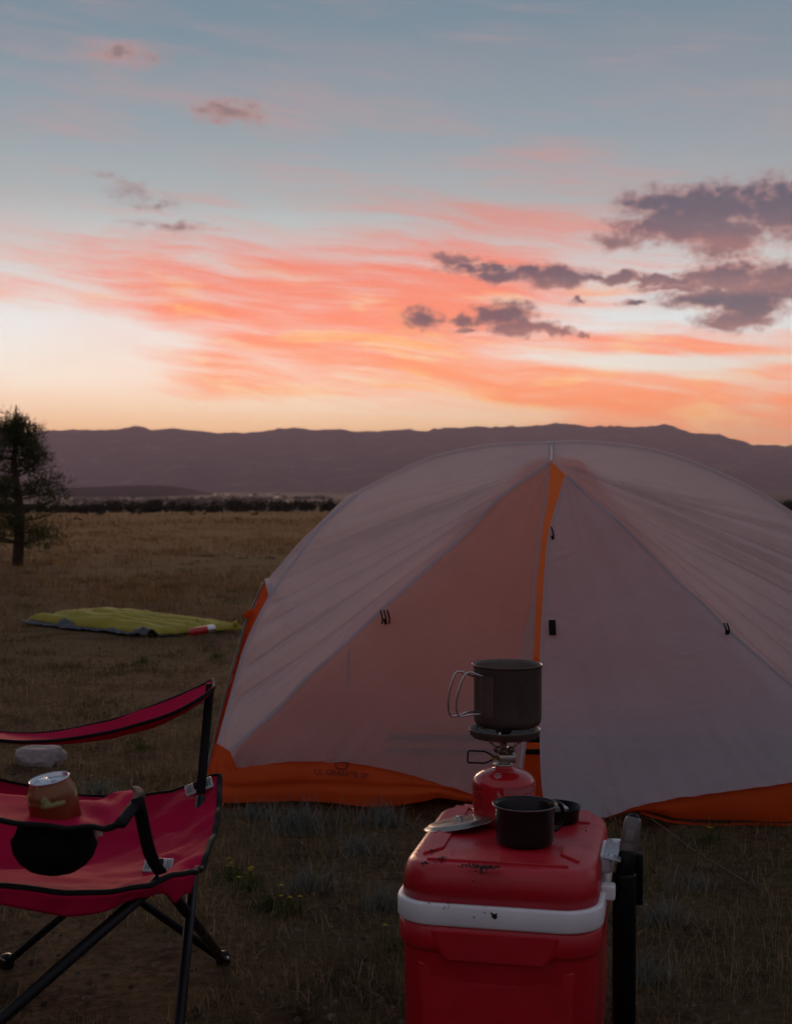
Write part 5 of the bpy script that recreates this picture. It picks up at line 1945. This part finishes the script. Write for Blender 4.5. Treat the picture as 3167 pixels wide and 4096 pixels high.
for px, py, w, lb in ((310, 2092, 42, 'largest dark shrub at the left of the field near the pine'), (386, 2092, 18, 'tiny dark shrub right of the largest field shrub'), (336, 2064, 30, 'low dark shrub near the juniper belt, above the largest shrub'),
                      (406, 2066, 34, 'wide low shrub near the juniper belt, second from the pine'), (534, 2058, 22, 'dark shrub tight against the juniper belt, left of centre'), (562, 2058, 24, 'round shrub at the foot of the juniper belt'),
                      (770, 2060, 18, 'small shrub below the middle of the juniper belt'), (818, 2060, 18, 'small shrub right of the middle of the juniper belt'), (946, 2085, 36, 'dark shrub alone in the field left of the tent'),
                      (1022, 2062, 26, 'shrub near the belt just left of the tent roof'), (280, 2056, 26, 'shrub at the belt end closest to the pine'), (520, 2066, 16, 'tiny shrub in front of the belt')):
    shrub(px, py, w, lb)


def far_tree(px, d, h, label):
    x = (px - CX) / FPX * d
    p = Vector((x, d, gz(x, d)))
    r = np.random.default_rng(int(px))
    rt = empty('valley_tree', p, label, 'tree', 'lone trees on the valley floor')
    cs = [(p.x + r.normal(0, h * 0.3), p.y + r.normal(0, h * 0.3), p.z + h * r.uniform(0.45, 0.8)) for _ in range(5)]
    V_, F_ = leaf_cloud(cs, [h * r.uniform(0.28, 0.42) for _ in range(5)], 140, h * 0.22, r)
    np_mesh('crown', V_, F_, 'juniper', rt)
    mesh('trunk', *tube([p + Vector((0, 0, -1)), p + Vector((0, 0, h * 0.6))], h * 0.05, 6), 'bark', rt)


for px, d, h, lb in ((1182, 2900, 12, 'round dark tree right of the lit road'), (1206, 2950, 10, 'smaller tree joined to the round one right of the lit road'), (1232, 2900, 11, 'third tree along the field right of the lit road'),
                     (1136, 3500, 11, 'tree just above the lit road end'), (1290, 3000, 13, 'broad tree close to the tent roof'), (1318, 2500, 12, 'tree half hidden by the tent roof slope'),
                     (1265, 3700, 10, 'small tree in the pale field above the broad one'), (1020, 4200, 13, 'tree among the far lights'), (1060, 2450, 9, 'small tree left of the lit road')):
    far_tree(px, d, h, lb)

# lit farm houses and a headlight-lit road far down the valley
M['lamp'] = bpy.data.materials.new('lit_window')
M['lamp'].use_nodes = True
nt = M['lamp'].node_tree
pb = nt.nodes['Principled BSDF']
pb.inputs['Emission Color'].default_value = (1.0, 0.62, 0.28, 1)
pb.inputs['Emission Strength'].default_value = 0.55
M['wallfar'] = mat('farm_wall', (0.20, 0.16, 0.14), rough=0.9, scale=0.3)
M['rooffar'] = mat('farm_roof', (0.16, 0.10, 0.09), rough=0.9, scale=0.3)
M['road'] = mat('headlit_road', (0.42, 0.34, 0.26), (0.36, 0.29, 0.22), rough=0.95, scale=0.05)  # headlight glow along the road is painted into this pale colour
for px, d, s, lb in ((1108, 3950, 1.5, 'lit farmhouse at the head of the road'), (910, 5200, 1.6, 'lit house left in the far row of lights'), (860, 5400, 1.4, 'leftmost lit house in the far valley'),
                     (1002, 5000, 1.5, 'lit house above the wooded strip'), (1035, 5300, 1.4, 'lit house beside the one above the wooded strip'), (1080, 5500, 1.4, 'farthest lit house above the road'),
                     (640, 5100, 1.2, 'lit house under the wooded hill')):
    x = (px - CX) / FPX * d
    p = Vector((x, d, gz(x, d)))
    h = empty('farm_house', p, lb, 'house', 'lit houses in the valley')
    mesh('wall', *bevel_box(11 * s, 8 * s, 4.5 * s, 0, Matrix.Translation(p + Vector((0, 0, 2.2 * s)))), 'wallfar', h, False)
    a_, b_, c_ = 6 * s, 4.6 * s, 4.45 * s
    rv = [p + Vector(q) for q in ((-a_, -b_, c_), (a_, -b_, c_), (a_, b_, c_), (-a_, b_, c_), (-a_, 0, c_ + 2.6 * s), (a_, 0, c_ + 2.6 * s))]
    mesh('roof', rv, [(0, 1, 5, 4), (2, 3, 4, 5), (0, 4, 3), (1, 2, 5), (3, 2, 1, 0)], 'rooffar', h, False)
    for wx_ in (-3.4, 0.0, 3.4):
        mesh('window', *bevel_box(1.7 * s, 0.2, 1.9 * s, 0, Matrix.Translation(p + Vector((wx_ * s, -4.06 * s, 2.4 * s)))), 'lamp', h, False)
r0 = Vector(((1110 - CX) / FPX * 3900, 3900, -29.2))
r1 = Vector(((1156 - CX) / FPX * 2650, 2650, -29.2))
rv = []
for i in range(13):
    q = r0.lerp(r1, i / 12)
    rv += [Vector((q.x - 7, q.y, gz(q.x, q.y) + 0.5)), Vector((q.x + 7, q.y, gz(q.x, q.y) + 0.5))]
tag(mesh('road', rv, [(2 * i, 2 * i + 1, 2 * i + 3, 2 * i + 2) for i in range(12)], 'road'), 'road across the valley, headlight glow put into its pale colour', kind='structure')


# the pine at the left edge
def pine():
    p = ground_hit(70, 2262)
    d = p.y
    k = d / FPX
    rt = empty('pine_tree', p, 'bushy young pine at the left edge of the field', 'tree')
    r = np.random.default_rng(77)
    H = (2262 - 1600) * k
    tr = [p + Vector((0, 0, -0.05)), p + Vector((0.05, 0, H * 0.3)), p + Vector((-0.04, 0.02, H * 0.62)), p + Vector((0.0, 0, H * 0.97))]
    mesh('trunk', *tube(tr, [H * 0.035, H * 0.028, H * 0.017, H * 0.004], 10), 'bark', rt)
    limbs, parts = [], []
    cs, rs_ = [], []
    for i in range(70):
        t = r.uniform(0.10, 0.98)
        prof = 185 * k * (math.sin(math.pi * min(1, (t * 0.80 + 0.22))) ** 0.75) * r.uniform(0.75, 1.08)
        a = r.uniform(0, 2 * math.pi)
        b = p + Vector((0, 0, H * t * 0.93))
        e = b + Vector((math.cos(a) * prof, math.sin(a) * prof, prof * r.uniform(0.05, 0.45)))
        limbs.append(tube([b, b.lerp(e, 0.5) + Vector((0, 0, -0.01)), e], [0.014, 0.009, 0.004], 6))
        for s in (0.45, 0.7, 0.92, 1.0):
            q = b.lerp(e, s)
            cs.append(tuple(q + Vector(r.normal(0, 0.03, 3))))
            rs_.append(0.10 * r.uniform(0.6, 1.2))
    mesh('limbs', *merge(*limbs), 'bark', rt)
    n = 15000
    c = np.array(cs)
    idx = r.integers(0, len(c), n)
    base_ = c[idx] + r.normal(0, 1, (n, 3)) * np.array(rs_)[idx][:, None] * 0.55
    dr = base_ - c[idx] + np.array([0, 0, 0.05]) + r.normal(0, 0.05, (n, 3))
    dr /= np.linalg.norm(dr, axis=1)[:, None]
    sd = np.cross(dr, r.normal(0, 1, (n, 3)))
    sd /= np.linalg.norm(sd, axis=1)[:, None]
    L_ = r.uniform(0.04, 0.085, n)[:, None]
    V_ = np.stack([base_ - sd * 0.006, base_ + sd * 0.006, base_ + dr * L_], 1).reshape(-1, 3)
    np_mesh('crown', V_, np.arange(3 * n).reshape(-1, 3), 'needle', rt)


pine()
